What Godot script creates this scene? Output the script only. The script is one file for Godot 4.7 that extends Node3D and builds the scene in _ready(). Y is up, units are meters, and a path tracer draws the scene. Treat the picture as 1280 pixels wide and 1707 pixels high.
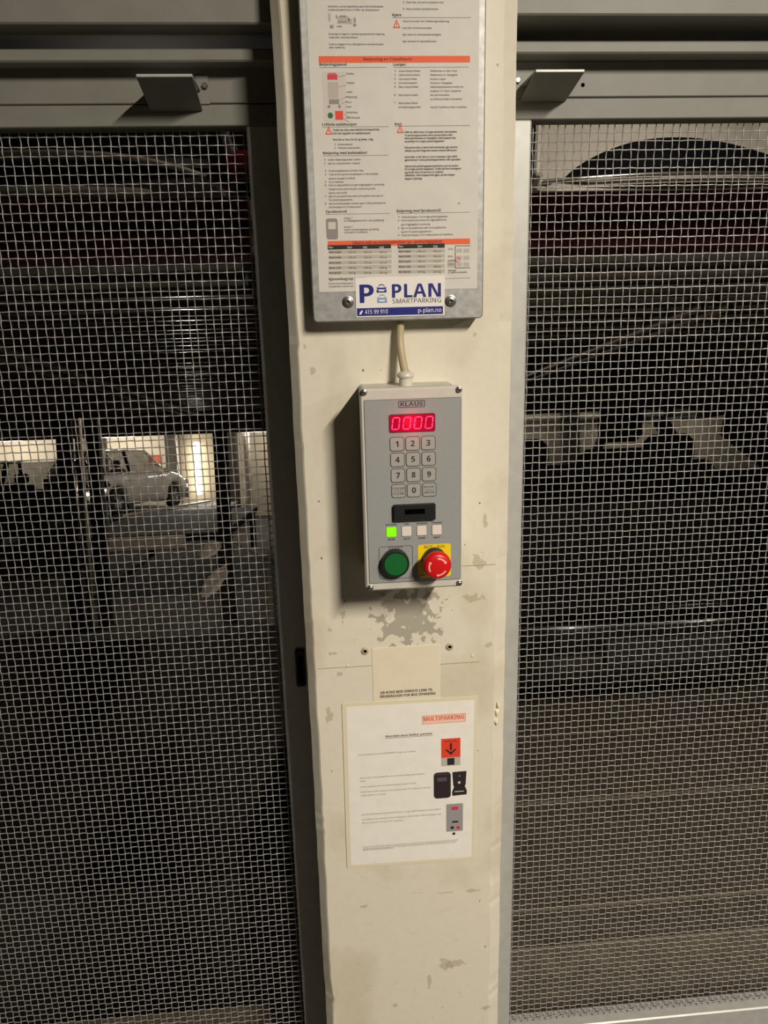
extends Node3D

# A cream column with a control box and notices between two wire mesh gates of a parking garage.

const EYE := Vector3(-0.118, 1.50, 1.10)
var ramp := Transform3D(Basis(Vector3.RIGHT, deg_to_rad(-11.5)), EYE)   # the hall behind the gates slopes down
var font_plain: SystemFont
var font_bold: SystemFont
var M := {}
const LAMP_COLOUR := Color(1.0, 0.955, 0.895)
var taken := {}

const SIGN_LINES = [
	[-0.088, 1.8317, 0.0666, 0.00198, "n", "Sett bilen i parkeringsstilling med alltid håndbrekket"],
	[-0.0882, 1.8282, 0.0618, 0.00198, "n", "trukket på plattformen (i P eller i gir på girspaken)"],
	[-0.0881, 1.8023, 0.0676, 0.00201, "n", "Kontroller at ingen er i parkeringssystemet før betjening"],
	[-0.0883, 1.7987, 0.0347, 0.00202, "n", "Trykk aldri i strømløs tilstand"],
	[-0.0881, 1.7913, 0.0661, 0.00202, "n", "Bruk av anlegget er kun tillatt gjennom instruerte brukere"],
	[-0.0883, 1.7879, 0.0187, 0.00203, "n", "etter opplæring"],
	[0.0066, 1.8363, 0.0464, 0.00199, "n", "Ikke kjør på andre plattformer"],
	[0.0025, 1.8363, 0.0019, 0.00199, "n", "2"],
	[0.0065, 1.8292, 0.0393, 0.002, "n", "Ikke blokkér plattformene"],
	[0.0024, 1.8292, 0.0019, 0.00199, "n", "3"],
	[-0.0104, 1.8229, 0.0108, 0.00274, "b", "Kjøre"],
	[-0.0105, 1.8203, 0.0963, 0.00042, "l", ""],
	[0.0022, 1.8161, 0.0569, 0.00201, "n", "Vent til porten har fullstendig bilåpning"],
	[0.0021, 1.8089, 0.0356, 0.00202, "n", "Lytt etter motorens pumper"],
	[0.0019, 1.8017, 0.0473, 0.00203, "n", "Kjør sakte inn med passende hastighet"],
	[0.0018, 1.7944, 0.0413, 0.00203, "n", "Kjør sentrert inn på plattformen"],
	[-0.0471, 1.775, 0.0595, 0.00281, "h", "Betjening av TrendVario"],
	[-0.1011, 1.7693, 0.0332, 0.0028, "b", "Betjeningspanel"],
	[-0.1012, 1.7662, 0.0823, 0.00043, "l", ""],
	[-0.0103, 1.769, 0.0154, 0.00282, "b", "Lamper"],
	[-0.0104, 1.7662, 0.0941, 0.00043, "l", ""],
	[-0.0687, 1.7592, 0.0095, 0.00206, "n", "Display"],
	[-0.0691, 1.749, 0.0107, 0.00208, "n", "Tastatur"],
	[-0.0694, 1.7389, 0.0078, 0.00209, "n", "Laser"],
	[-0.0696, 1.7332, 0.0132, 0.00209, "n", "Betjening"],
	[-0.0699, 1.7272, 0.0066, 0.0021, "n", "Port"],
	[-0.07, 1.7221, 0.0059, 0.00211, "n", "Feil"],
	[-0.0703, 1.7159, 0.014, 0.00211, "n", "Nødstopp"],
	[-0.0705, 1.7099, 0.017, 0.00212, "n", "Startknapp"],
	[-0.0093, 1.7618, 0.0017, 0.00207, "n", "1"],
	[-0.0036, 1.7618, 0.0269, 0.00207, "n", "Grønn lampe blinker"],
	[-0.0093, 1.7575, 0.0017, 0.00208, "n", "2"],
	[-0.0037, 1.7575, 0.0262, 0.00208, "n", "Grønn lampe konstant"],
	[-0.0094, 1.7529, 0.0017, 0.00208, "n", "3"],
	[-0.0038, 1.7529, 0.0228, 0.00208, "n", "Gul lampe blinker"],
	[-0.0095, 1.7485, 0.0017, 0.00209, "n", "4"],
	[-0.0039, 1.7485, 0.0226, 0.00209, "n", "Gul lampe konstant"],
	[-0.0096, 1.7441, 0.0017, 0.00209, "n", "5"],
	[-0.004, 1.7441, 0.0246, 0.00209, "n", "Rød lampe blinker"],
	[-0.0098, 1.7351, 0.0017, 0.0021, "n", "6"],
	[-0.0041, 1.735, 0.0239, 0.0021, "n", "Rød lampe konstant"],
	[-0.01, 1.726, 0.0017, 0.00211, "n", "7"],
	[-0.0043, 1.7259, 0.0242, 0.00211, "n", "Rød lampe blinker"],
	[-0.0044, 1.7213, 0.0273, 0.00212, "n", "på betjeningspanelet"],
	[0.0356, 1.7617, 0.0333, 0.00208, "n", "Plattformen er ikke i bruk"],
	[0.0356, 1.7573, 0.0338, 0.00208, "n", "Plattformen er i bevegelse"],
	[0.0355, 1.7527, 0.019, 0.00209, "n", "Porten er åpen"],
	[0.0355, 1.7483, 0.0272, 0.00209, "n", "Porten er i bevegelse"],
	[0.0355, 1.7439, 0.0414, 0.0021, "n", "Sikkerhetssystemet er koblet inn"],
	[0.0354, 1.7393, 0.0385, 0.0021, "n", "Detektor F.O. (Hjul i lyssperre)"],
	[0.0354, 1.7348, 0.0241, 0.00211, "n", "Feil på fotocellen"],
	[0.0353, 1.7302, 0.0398, 0.00212, "n", "(se feilkode tabell i manualen)"],
	[0.0353, 1.721, 0.0462, 0.00213, "n", "Feil på TrendVario eller styreboks"],
	[-0.101, 1.7023, 0.043, 0.00291, "b", "I tilfelle nødsituasjon"],
	[-0.1011, 1.6996, 0.0834, 0.00045, "l", ""],
	[-0.0878, 1.6959, 0.058, 0.00214, "s", "Trykk inn den røde NØDSTOPPKNAPPEN"],
	[-0.0879, 1.6921, 0.0469, 0.00214, "s", "hvis det oppstår en nødsituasjon!"],
	[-0.0882, 1.6849, 0.0507, 0.00215, "s", "Hvis det er fare for liv og helse, ring:"],
	[-0.0823, 1.6794, 0.0186, 0.00216, "n", "Brannvesenet"],
	[-0.0867, 1.6794, 0.0017, 0.00216, "n", "1"],
	[-0.0824, 1.6753, 0.0285, 0.00216, "n", "Politiets nødnummer"],
	[-0.0869, 1.6753, 0.0017, 0.00216, "n", "2"],
	[-0.1012, 1.6696, 0.0551, 0.00296, "b", "Betjening med kodenøkkel"],
	[-0.1014, 1.6666, 0.0829, 0.00046, "l", ""],
	[-0.0954, 1.6617, 0.041, 0.00218, "n", "Indiker \"Betjeningspanelets\" symbol"],
	[-0.1003, 1.6618, 0.0017, 0.00217, "n", "1"],
	[-0.0956, 1.6574, 0.0406, 0.00218, "n", "Sett inn kodenøkkelen i leseren"],
	[-0.1005, 1.6574, 0.0017, 0.00218, "n", "2"],
	[-0.0097, 1.702, 0.0087, 0.00293, "b", "Port"],
	[-0.0098, 1.7, 0.0956, 0.00045, "l", ""],
	[0.0025, 1.6927, 0.0664, 0.00215, "s", "OBS! Se alltid etter at ingen personer kan komme"],
	[0.0025, 1.689, 0.061, 0.00216, "s", "til parkeringssystemet mens porten lukkes eller"],
	[0.0024, 1.6856, 0.0653, 0.00216, "s", "mens plattformene er i bevegelse. Hold knappen inne"],
	[0.0024, 1.682, 0.0502, 0.00217, "s", "samtidig til å velge parkeringsplass!"],
	[0.0023, 1.6749, 0.0673, 0.00218, "s", "Hvis porten ikke er åpnet helt automatisk, gjør portene"],
	[0.0022, 1.6712, 0.0668, 0.00218, "s", "tilbake og hold følgende tasten trykket 400 meter"],
	[0.0021, 1.6639, 0.067, 0.00219, "s", "Kontroller at det ikke er noen i systemet. Gjør alltid"],
	[0.002, 1.6604, 0.0716, 0.00219, "s", "gjennomsyn i hele parkeringsområdet eller garasjen"],
	[0.0019, 1.653, 0.0692, 0.0022, "s", "Still inn din parkeringsplass/plattform som du ønsker"],
	[0.0018, 1.6496, 0.0723, 0.00221, "s", "til å velge parkeringsplass. Trykk på Start-knappen"],
	[0.0018, 1.6458, 0.0495, 0.00221, "s", "og hold inne til porten er lukket"],
	[0.0017, 1.6423, 0.0648, 0.00221, "s", "(tilbakefør, hold knappen inne igjen, og den stopper"],
	[0.0016, 1.6384, 0.0223, 0.00222, "s", "døgnet åpning)"],
	[-0.0947, 1.6488, 0.0437, 0.00219, "n", "Parkeringsplassens nummer vises"],
	[-0.0999, 1.6489, 0.0017, 0.00219, "n", "3"],
	[-0.0949, 1.6446, 0.0626, 0.0022, "n", "Trykk på den grønne startknappen til den ønskede"],
	[-0.1001, 1.6447, 0.0017, 0.00219, "n", "4"],
	[-0.0951, 1.6398, 0.033, 0.0022, "n", "plassen navngitt av tallene"],
	[-0.0953, 1.6356, 0.0188, 0.00221, "n", "Ta ut nøkkelen"],
	[-0.1005, 1.6357, 0.0017, 0.00221, "n", "5"],
	[-0.0954, 1.6319, 0.0709, 0.00221, "n", "Etter at valg plattform er gjort tilgjengelig for parkering,"],
	[-0.1007, 1.632, 0.0017, 0.00221, "n", "6"],
	[-0.0956, 1.6272, 0.0591, 0.00222, "n", "fremgår det den grønne lampen i systemet og porten"],
	[-0.0958, 1.6228, 0.0233, 0.00222, "n", "åpnes automatisk"],
	[-0.096, 1.6186, 0.0696, 0.00223, "n", "Kjør inn på plattformen eller ut fra plattformen og bort"],
	[-0.1013, 1.6187, 0.0018, 0.00223, "n", "7"],
	[-0.0962, 1.6144, 0.0302, 0.00223, "n", "fra parkeringssystemet"],
	[-0.0964, 1.6099, 0.0728, 0.00224, "n", "Sett inn kodenøkkelen i leseren igjen. Trykk på den grønne"],
	[-0.1016, 1.61, 0.0018, 0.00224, "n", "8"],
	[-0.0965, 1.6057, 0.0417, 0.00224, "n", "startknappen for å lukke porten"],
	[0.0704, 1.6078, 0.0031, 0.00227, "n", "01"],
	[-0.1006, 1.6003, 0.0265, 0.00308, "b", "Fjernkontroll"],
	[-0.1007, 1.5974, 0.0824, 0.00047, "l", ""],
	[-0.0092, 1.5998, 0.057, 0.0031, "b", "Betjening med fjernkontroll"],
	[-0.0093, 1.5972, 0.0958, 0.00048, "l", ""],
	[-0.0776, 1.5923, 0.0101, 0.00226, "n", "Knapp 1"],
	[-0.0778, 1.589, 0.0517, 0.00227, "n", "For tilbakegående bruk (1 sek. portåpning)"],
	[-0.078, 1.5816, 0.0109, 0.00227, "n", "Knapp 2"],
	[-0.0782, 1.5782, 0.0449, 0.00228, "n", "Valg av parkeringsplass og lukking"],
	[-0.0783, 1.5749, 0.0306, 0.00228, "n", "av porten til TrendVario"],
	[-0.0037, 1.5923, 0.0607, 0.00227, "n", "Trykk på knappen 1 for å velge parkeringsplassen"],
	[-0.0081, 1.5924, 0.0018, 0.00227, "n", "1"],
	[-0.0038, 1.5882, 0.0595, 0.00228, "n", "Porten åpnes automatisk når valgt plattform er"],
	[-0.0082, 1.5883, 0.0018, 0.00228, "n", "2"],
	[-0.0039, 1.5832, 0.0376, 0.00229, "n", "gjort tilgjengelig for parkering"],
	[-0.004, 1.5788, 0.0589, 0.00229, "n", "Kjør inn på plattformen eller ut fra plattformen"],
	[-0.0083, 1.5789, 0.0018, 0.00229, "n", "3"],
	[-0.0041, 1.5743, 0.0395, 0.0023, "n", "og bort fra parkeringssystemet"],
	[-0.0041, 1.5701, 0.0681, 0.0023, "n", "Trykk på knappen 2 for å lukke porten til TrendVario"],
	[-0.0085, 1.5702, 0.0018, 0.0023, "n", "4"],
	[-0.0683, 1.5619, 0.1179, 0.00339, "h", "Tillatte mål og maksimalvekter (pr. parkeringsplass)"],
	[-0.0991, 1.5569, 0.0056, 0.0023, "w", "Plass"],
	[-0.0749, 1.5564, 0.0056, 0.00231, "w", "501"],
	[-0.0544, 1.556, 0.0056, 0.00231, "w", "502"],
	[-0.033, 1.5556, 0.0057, 0.00231, "w", "503"],
	[-0.0077, 1.5564, 0.0057, 0.00232, "w", "Plass"],
	[0.0171, 1.5559, 0.0057, 0.00232, "w", "501"],
	[0.0379, 1.5555, 0.0057, 0.00233, "w", "502"],
	[-0.0993, 1.5533, 0.0822, 0.00437, "g", ""],
	[-0.0986, 1.5511, 0.0156, 0.00231, "s", "Maks lengde"],
	[-0.0738, 1.5506, 0.0097, 0.00231, "n", "500 cm"],
	[-0.0535, 1.5502, 0.0098, 0.00232, "n", "500 cm"],
	[-0.0332, 1.5498, 0.0098, 0.00232, "n", "500 cm"],
	[-0.0996, 1.5467, 0.0823, 0.00439, "g", ""],
	[-0.0989, 1.5445, 0.0156, 0.00232, "s", "Maks bredde"],
	[-0.0741, 1.544, 0.0098, 0.00232, "n", "190 cm"],
	[-0.0537, 1.5436, 0.0098, 0.00233, "n", "190 cm"],
	[-0.0334, 1.5432, 0.0098, 0.00233, "n", "190 cm"],
	[-0.0999, 1.5401, 0.0824, 0.0044, "g", ""],
	[-0.0992, 1.5379, 0.0156, 0.00232, "s", "Maks høyde"],
	[-0.0743, 1.5374, 0.0098, 0.00233, "n", "150 cm"],
	[-0.0539, 1.537, 0.0098, 0.00233, "n", "175 cm"],
	[-0.0335, 1.5365, 0.0098, 0.00234, "n", "150 cm"],
	[-0.1001, 1.5338, 0.0826, 0.00442, "g", ""],
	[-0.0995, 1.5315, 0.0157, 0.00233, "s", "Maks vekt"],
	[-0.0745, 1.531, 0.0098, 0.00234, "n", "2000 kg"],
	[-0.0541, 1.5306, 0.0098, 0.00234, "n", "2000 kg"],
	[-0.0337, 1.5301, 0.0099, 0.00235, "n", "2000 kg"],
	[-0.1004, 1.5276, 0.0827, 0.00443, "g", ""],
	[-0.0997, 1.5254, 0.0157, 0.00234, "s", "Maks hjultrykk"],
	[-0.0747, 1.5249, 0.0098, 0.00235, "n", "500 kg"],
	[-0.0543, 1.5244, 0.0098, 0.00235, "n", "500 kg"],
	[-0.0338, 1.524, 0.0099, 0.00235, "n", "500 kg"],
	[-0.0083, 1.5525, 0.0613, 0.0044, "g", ""],
	[-0.0076, 1.5503, 0.0156, 0.00233, "s", "Maks lengde"],
	[0.0171, 1.5498, 0.0099, 0.00233, "n", "500 cm"],
	[0.0379, 1.5494, 0.0099, 0.00233, "n", "500 cm"],
	[-0.0084, 1.5461, 0.0614, 0.00442, "g", ""],
	[-0.0077, 1.5439, 0.0156, 0.00233, "s", "Maks bredde"],
	[0.017, 1.5434, 0.0099, 0.00234, "n", "190 cm"],
	[0.0378, 1.543, 0.0099, 0.00234, "n", "190 cm"],
	[-0.0086, 1.54, 0.0615, 0.00443, "g", ""],
	[-0.0078, 1.5377, 0.0156, 0.00234, "s", "Maks høyde"],
	[0.0169, 1.5372, 0.0099, 0.00235, "n", "150 cm"],
	[0.0378, 1.5368, 0.0099, 0.00235, "n", "175 cm"],
	[-0.0087, 1.5333, 0.0617, 0.00445, "g", ""],
	[-0.0079, 1.5311, 0.0156, 0.00235, "s", "Maks vekt"],
	[0.0168, 1.5306, 0.0099, 0.00235, "n", "2000 kg"],
	[0.0378, 1.5301, 0.01, 0.00236, "n", "2000 kg"],
	[-0.0088, 1.5269, 0.0618, 0.00446, "g", ""],
	[-0.0081, 1.5246, 0.0157, 0.00236, "s", "Maks hjultrykk"],
	[0.0167, 1.5241, 0.0099, 0.00236, "n", "500 kg"],
	[0.0377, 1.5236, 0.01, 0.00237, "n", "500 kg"],
	[-0.1003, 1.5596, 0.0825, 0.00533, "k", ""],
	[-0.009, 1.5591, 0.062, 0.00536, "k", ""],
	[0.0577, 1.5519, 0.0063, 0.00221, "n", "OG"],
	[0.0577, 1.5426, 0.0058, 0.00222, "n", "EG"],
	[0.0567, 1.5376, 0.01, 0.00893, "g", ""],
	[0.0577, 1.5327, 0.0063, 0.00223, "n", "UG"],
	[0.0567, 1.5381, 0.01, 0.00074, "k", ""],
	[0.0666, 1.5559, 0.0202, 0.00074, "k", ""],
	[0.0666, 1.5283, 0.0203, 0.00075, "k", ""],
	[0.0666, 1.5559, 0.0008, 0.02841, "k", ""],
	[0.0687, 1.5522, 0.0071, 0.00492, "g", ""],
	[0.0779, 1.552, 0.0079, 0.00492, "g", ""],
	[0.0687, 1.5431, 0.0071, 0.00494, "g", ""],
	[0.0779, 1.5429, 0.0079, 0.00495, "g", ""],
	[0.0687, 1.5349, 0.0071, 0.00497, "g", ""],
	[0.0779, 1.5347, 0.0079, 0.00497, "g", ""],
	[0.0577, 1.525, 0.0103, 0.00237, "n", "Maks vekt"],
	[0.0577, 1.5225, 0.0248, 0.00237, "n", "pr. plattform automatisk"],
	[-0.1003, 1.5175, 0.0315, 0.00322, "b", "Kjennebegrep"],
	[-0.068, 1.5185, 0.0155, 0.0005, "l", ""],
	[0.0535, 1.5151, 0.0336, 0.0005, "l", ""],
	[-0.1006, 1.5118, 0.0318, 0.00236, "n", "Kommunikasjon"],
	[-0.1007, 1.5081, 0.0318, 0.00236, "n", "installert sentral"],
]
const SHEET_LINES = [
	[0.0218, 0.8431, 0.065, 0.00756, "m", "MULTIPARKING"],
	[-0.0398, 0.8166, 0.0758, 0.00457, "i", "Hvordan man lukker porten:"],
	[-0.0839, 0.7863, 0.0923, 0.00308, "n", "Finn portbryteren med MEDBRAKT valg i personalet."],
	[-0.0831, 0.7434, 0.105, 0.00313, "n", "Åpne det sorte dekselet når et nødvendig plassvalg til"],
	[-0.0828, 0.7378, 0.0091, 0.00314, "n", "bytte."],
	[-0.0832, 0.7269, 0.0919, 0.00316, "n", "Løsne spaken når et nøkkel plass kode (1234)."],
	[-0.0828, 0.7171, 0.1146, 0.00317, "n", "Hold den sorte spaken på venstre side for høyere med og"],
	[-0.083, 0.7108, 0.0421, 0.00318, "n", "trykk spaken mot deg."],
	[-0.0825, 0.6743, 0.1312, 0.00323, "n", "Sett kodebrikken med 8 tall til høyre i valg, hold knappen inne støpen"],
	[-0.0826, 0.6647, 0.1317, 0.00324, "n", "og trykk på den grønne start-knappen. Slå deretter ikke knappen seg"],
	[-0.0823, 0.6583, 0.0692, 0.00325, "n", "først etterpå til når den stopper."],
	[-0.0819, 0.6114, 0.1589, 0.00276, "n", "Dersom portbryteren ikke fungerer på skal kodelåsen må nøklene fra nærmeste oppslag eller panelet bli brukt til å"],
	[-0.082, 0.6079, 0.1562, 0.00276, "n", "gjenåpne porten på en trygg måte og for å lukke porten. Ved videre problemer skal driftsansvarlig kontaktes av bruker"],
	[-0.0821, 0.6055, 0.051, 0.00277, "n", "Kontakt driftsansvarlig ved problemer."],
]
const NOTE_LINES = [
	[-0.0462, 0.8941, 0.0834, 0.0049, "q", "QR-KODE MED DIREKTE LINK TIL"],
	[-0.0464, 0.8873, 0.0876, 0.00492, "q", "BRUKERGUIDE FOR MULTIPARKING"],
]

# ---------------------------------------------------------------- naming and nodes

func numbered(called: String) -> String:
	var n: int = taken.get(called, 0)
	taken[called] = n + 1
	return called if n == 0 else "%s_%03d" % [called, n]

func tag(o: Node, label: String, category := "", group := "", kind := "") -> void:
	if label: o.set_meta("label", label)
	if category: o.set_meta("category", category)
	if group: o.set_meta("group", group)
	if kind: o.set_meta("kind", kind)

func thing(called: String, label: String, category: String, xf := Transform3D(), group := "", kind := "") -> Node3D:
	var o := Node3D.new()
	o.name = numbered(called)
	add_child(o)
	o.transform = xf
	tag(o, label, category, group, kind)
	return o

func tool() -> SurfaceTool:
	var st := SurfaceTool.new()
	st.begin(Mesh.PRIMITIVE_TRIANGLES)
	return st

func part(called: String, st: SurfaceTool, m: Material, parent: Node, label := "") -> MeshInstance3D:
	var o := MeshInstance3D.new()
	o.name = called
	o.mesh = st.commit()
	o.material_override = m
	parent.add_child(o, true)
	if label: o.set_meta("label", label)
	return o

func solo(called: String, st: SurfaceTool, m: Material, label: String, category: String, kind := "") -> MeshInstance3D:
	var o := part(numbered(called), st, m, self)
	tag(o, label, category, "", kind)
	return o

# ---------------------------------------------------------------- materials

func rgb(r: float, g: float, b: float) -> Color:
	return Color(r / 255.0, g / 255.0, b / 255.0)

func mat(c: Color, rough := 0.6, metal := 0.0) -> StandardMaterial3D:
	var m := StandardMaterial3D.new()
	m.albedo_color = c
	m.roughness = rough
	m.metallic = metal
	return m

func noise_tex(seed_: int, freq: float, a: Color, b: Color, octaves := 4, type := FastNoiseLite.TYPE_SIMPLEX_SMOOTH) -> NoiseTexture2D:
	var n := FastNoiseLite.new()
	n.seed = seed_
	n.noise_type = type
	n.frequency = freq
	n.fractal_octaves = octaves
	var t := NoiseTexture2D.new()
	t.width = 512
	t.height = 512
	t.seamless = true
	t.noise = n
	var g := Gradient.new()
	g.set_color(0, a)
	g.set_color(1, b)
	t.color_ramp = g
	return t

func worn(seed_: int, freq: float, a: Color, b: Color, scale: float, rough := 0.6, metal := 0.0) -> StandardMaterial3D:
	var m := mat(Color.WHITE, rough, metal)
	m.albedo_texture = noise_tex(seed_, freq, a, b)
	m.uv1_triplanar = true
	m.uv1_scale = Vector3.ONE * scale
	return m

# ---------------------------------------------------------------- geometry

func t3(st: SurfaceTool, a: Vector3, b: Vector3, c: Vector3, na: Vector3, nb: Vector3, nc: Vector3) -> void:
	if (c - a).cross(b - a).dot(na + nb + nc) < 0.0:
		var t := b
		b = c
		c = t
		t = nb
		nb = nc
		nc = t
	st.set_normal(na); st.add_vertex(a)
	st.set_normal(nb); st.add_vertex(b)
	st.set_normal(nc); st.add_vertex(c)

func quad(st: SurfaceTool, a: Vector3, b: Vector3, c: Vector3, d: Vector3, n: Vector3) -> void:
	t3(st, a, b, c, n, n, n)
	t3(st, a, c, d, n, n, n)

# a grid of points; normals from neighbours, pointing away from "inside" when that is given per row
func grid(st: SurfaceTool, rows: Array, closed := false, flip := false) -> void:
	var nr := rows.size()
	var nc: int = rows[0].size()
	var nn := []
	for i in nr:
		var line := []
		for j in nc:
			var i0: int = maxi(i - 1, 0)
			var i1: int = mini(i + 1, nr - 1)
			var j0: int = (j - 1 + nc) % nc if closed else maxi(j - 1, 0)
			var j1: int = (j + 1) % nc if closed else mini(j + 1, nc - 1)
			var du: Vector3 = rows[i1][j] - rows[i0][j]
			var dv: Vector3 = rows[i][j1] - rows[i][j0]
			var n := du.cross(dv)
			if n.length_squared() < 1e-20:
				n = Vector3.UP if i == 0 else line[maxi(j - 1, 0)] if j > 0 else Vector3.UP
				if i > 0: n = nn[i - 1][j] * (-1.0 if flip else 1.0)
			n = n.normalized()
			line.append(-n if flip else n)
		nn.append(line)
	for i in nr - 1:
		for j in (nc if closed else nc - 1):
			var k: int = (j + 1) % nc
			t3(st, rows[i][j], rows[i + 1][j], rows[i + 1][k], nn[i][j], nn[i + 1][j], nn[i + 1][k])
			t3(st, rows[i][j], rows[i + 1][k], rows[i][k], nn[i][j], nn[i + 1][k], nn[i][k])

func xform_rows(rows: Array, xf: Transform3D) -> Array:
	var out := []
	for r in rows:
		var line := []
		for p in r: line.append(xf * p)
		out.append(line)
	return out

# bevelled box
func box(st: SurfaceTool, size: Vector3, at: Vector3, bevel := 0.002, basis := Basis()) -> void:
	var h := size * 0.5
	var c: float = minf(bevel, minf(h.x, minf(h.y, h.z)) * 0.9)
	var xf := Transform3D(basis, at)
	var v := {}
	for sx in [-1, 1]:
		for sy in [-1, 1]:
			for sz in [-1, 1]:
				v[[sx, sy, sz, 0]] = Vector3(sx * h.x, sy * (h.y - c), sz * (h.z - c))
				v[[sx, sy, sz, 1]] = Vector3(sx * (h.x - c), sy * h.y, sz * (h.z - c))
				v[[sx, sy, sz, 2]] = Vector3(sx * (h.x - c), sy * (h.y - c), sz * h.z)
	for ax in 3:
		var b := (ax + 1) % 3
		var d := (ax + 2) % 3
		for s in [-1, 1]:
			var q := []
			for w in [[-1, -1], [1, -1], [1, 1], [-1, 1]]:
				var k := [0, 0, 0]
				k[ax] = s
				k[b] = w[0]
				k[d] = w[1]
				q.append(xf * v[[k[0], k[1], k[2], ax]])
			var n := Vector3.ZERO
			n[ax] = s
			quad(st, q[0], q[1], q[2], q[3], basis * n)
		for s in [-1, 1]:
			for u in [-1, 1]:
				var q := []
				for w in [[-1, b], [1, b], [1, d], [-1, d]]:
					var k := [0, 0, 0]
					k[ax] = w[0]
					k[b] = s
					k[d] = u
					q.append(xf * v[[k[0], k[1], k[2], w[1]]])
				var n := Vector3.ZERO
				n[b] = s
				n[d] = u
				quad(st, q[0], q[1], q[2], q[3], basis * n.normalized())
	for sx in [-1, 1]:
		for sy in [-1, 1]:
			for sz in [-1, 1]:
				var n := basis * Vector3(sx, sy, sz).normalized()
				t3(st, xf * v[[sx, sy, sz, 0]], xf * v[[sx, sy, sz, 1]], xf * v[[sx, sy, sz, 2]], n, n, n)

func span(st: SurfaceTool, a: Vector3, b: Vector3, bevel := 0.002) -> void:
	box(st, (b - a).abs(), (a + b) * 0.5, bevel)

# bar of rectangular section from a to b
func bar(st: SurfaceTool, a: Vector3, b: Vector3, w: float, d: float, up := Vector3.UP, bevel := 0.002) -> void:
	var z := (b - a).normalized()
	if absf(z.dot(up)) > 0.95: up = Vector3.RIGHT
	var x := up.cross(z).normalized()
	var y := z.cross(x)
	box(st, Vector3(w, d, (b - a).length()), (a + b) * 0.5, bevel, Basis(x, y, z))

func circle(r: float, n: int, z: float) -> Array:
	var out := []
	for k in n:
		var a := TAU * k / n
		out.append(Vector3(r * cos(a), r * sin(a), z))
	return out

# profile of [radius, z] turned about the z axis
func lathe(st: SurfaceTool, profile: Array, n: int, xf := Transform3D(), hard := true) -> void:
	if not hard:
		var rows := []
		for p in profile: rows.append(circle(p[0], n, p[1]))
		grid(st, xform_rows(rows, xf), true, false)
		return
	for i in profile.size() - 1:
		var a: Array = circle(profile[i][0], n, profile[i][1])
		var b: Array = circle(profile[i + 1][0], n, profile[i + 1][1])
		var slope := Vector2(profile[i + 1][0] - profile[i][0], profile[i + 1][1] - profile[i][1])
		for k in n:
			var l := (k + 1) % n
			var a0 := TAU * k / n
			var a1 := TAU * l / n
			var n0 := xf.basis * Vector3(cos(a0) * slope.y, sin(a0) * slope.y, -slope.x).normalized()
			var n1 := xf.basis * Vector3(cos(a1) * slope.y, sin(a1) * slope.y, -slope.x).normalized()
			t3(st, xf * a[k], xf * a[l], xf * b[l], n0, n1, n1)
			t3(st, xf * a[k], xf * b[l], xf * b[k], n0, n1, n0)

func tube(st: SurfaceTool, pts: Array, r: float, n := 10) -> void:
	var rows := []
	for i in pts.size():
		var d: Vector3 = (pts[mini(i + 1, pts.size() - 1)] - pts[maxi(i - 1, 0)]).normalized()
		var x := d.cross(Vector3(0.13, 0.02, 1.0)).normalized()
		if x.length() < 0.1: x = Vector3.RIGHT
		var y := d.cross(x)
		var line := []
		for k in n:
			var a := TAU * k / n
			line.append(pts[i] + (x * cos(a) + y * sin(a)) * r)
		rows.append(line)
	grid(st, rows, true, true)

func rrect(w: float, h: float, r: float, z: float, n := 5) -> Array:
	var out := []
	r = minf(r, minf(w, h) * 0.499)
	for q in 4:
		var cx: float = (w * 0.5 - r) * (1.0 if q == 0 or q == 3 else -1.0)
		var cy: float = (h * 0.5 - r) * (1.0 if q < 2 else -1.0)
		for k in n + 1:
			var a := PI * 0.5 * (q + float(k) / n)
			out.append(Vector3(cx + r * cos(a), cy + r * sin(a), z))
	return out

# rounded-corner slab facing +z, centre (x, y), from z0 to z1, bevelled front edge
func slab(st: SurfaceTool, x: float, y: float, w: float, h: float, r: float, z0: float, z1: float, bev := 0.001, xf := Transform3D()) -> void:
	var o := xf * Transform3D(Basis(), Vector3(x, y, 0))
	var a := rrect(w, h, r, z0)
	var b := rrect(w, h, r, z1 - bev)
	var c := rrect(w - 2 * bev, h - 2 * bev, maxf(r - bev, 0.0002), z1)
	var n := a.size()
	for k in n:
		var l := (k + 1) % n
		var ang := PI * 0.5 * (k / 6 + float(k % 6) / 5)
		var anl := PI * 0.5 * (l / 6 + float(l % 6) / 5)
		var n0 := xf.basis * Vector3(cos(ang), sin(ang), 0)
		var n1 := xf.basis * Vector3(cos(anl), sin(anl), 0)
		t3(st, o * a[k], o * a[l], o * b[l], n0, n1, n1)
		t3(st, o * a[k], o * b[l], o * b[k], n0, n1, n0)
		var f := xf.basis * Vector3(0, 0, 1)
		var m0 := (n0 + f).normalized()
		var m1 := (n1 + f).normalized()
		t3(st, o * b[k], o * b[l], o * c[l], m0, m1, m1)
		t3(st, o * b[k], o * c[l], o * c[k], m0, m1, m0)
		t3(st, o * Vector3(0, 0, z1), o * c[k], o * c[l], f, f, f)

func ring(st: SurfaceTool, x: float, y: float, w: float, h: float, r: float, line: float, z: float) -> void:
	var o := Vector3(x, y, 0)
	var a := rrect(w, h, r, z)
	var b := rrect(w - 2 * line, h - 2 * line, maxf(r - line, 0.0001), z)
	for k in a.size():
		var l := (k + 1) % a.size()
		quad(st, o + a[k], o + a[l], o + b[l], o + b[k], Vector3.BACK)

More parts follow.
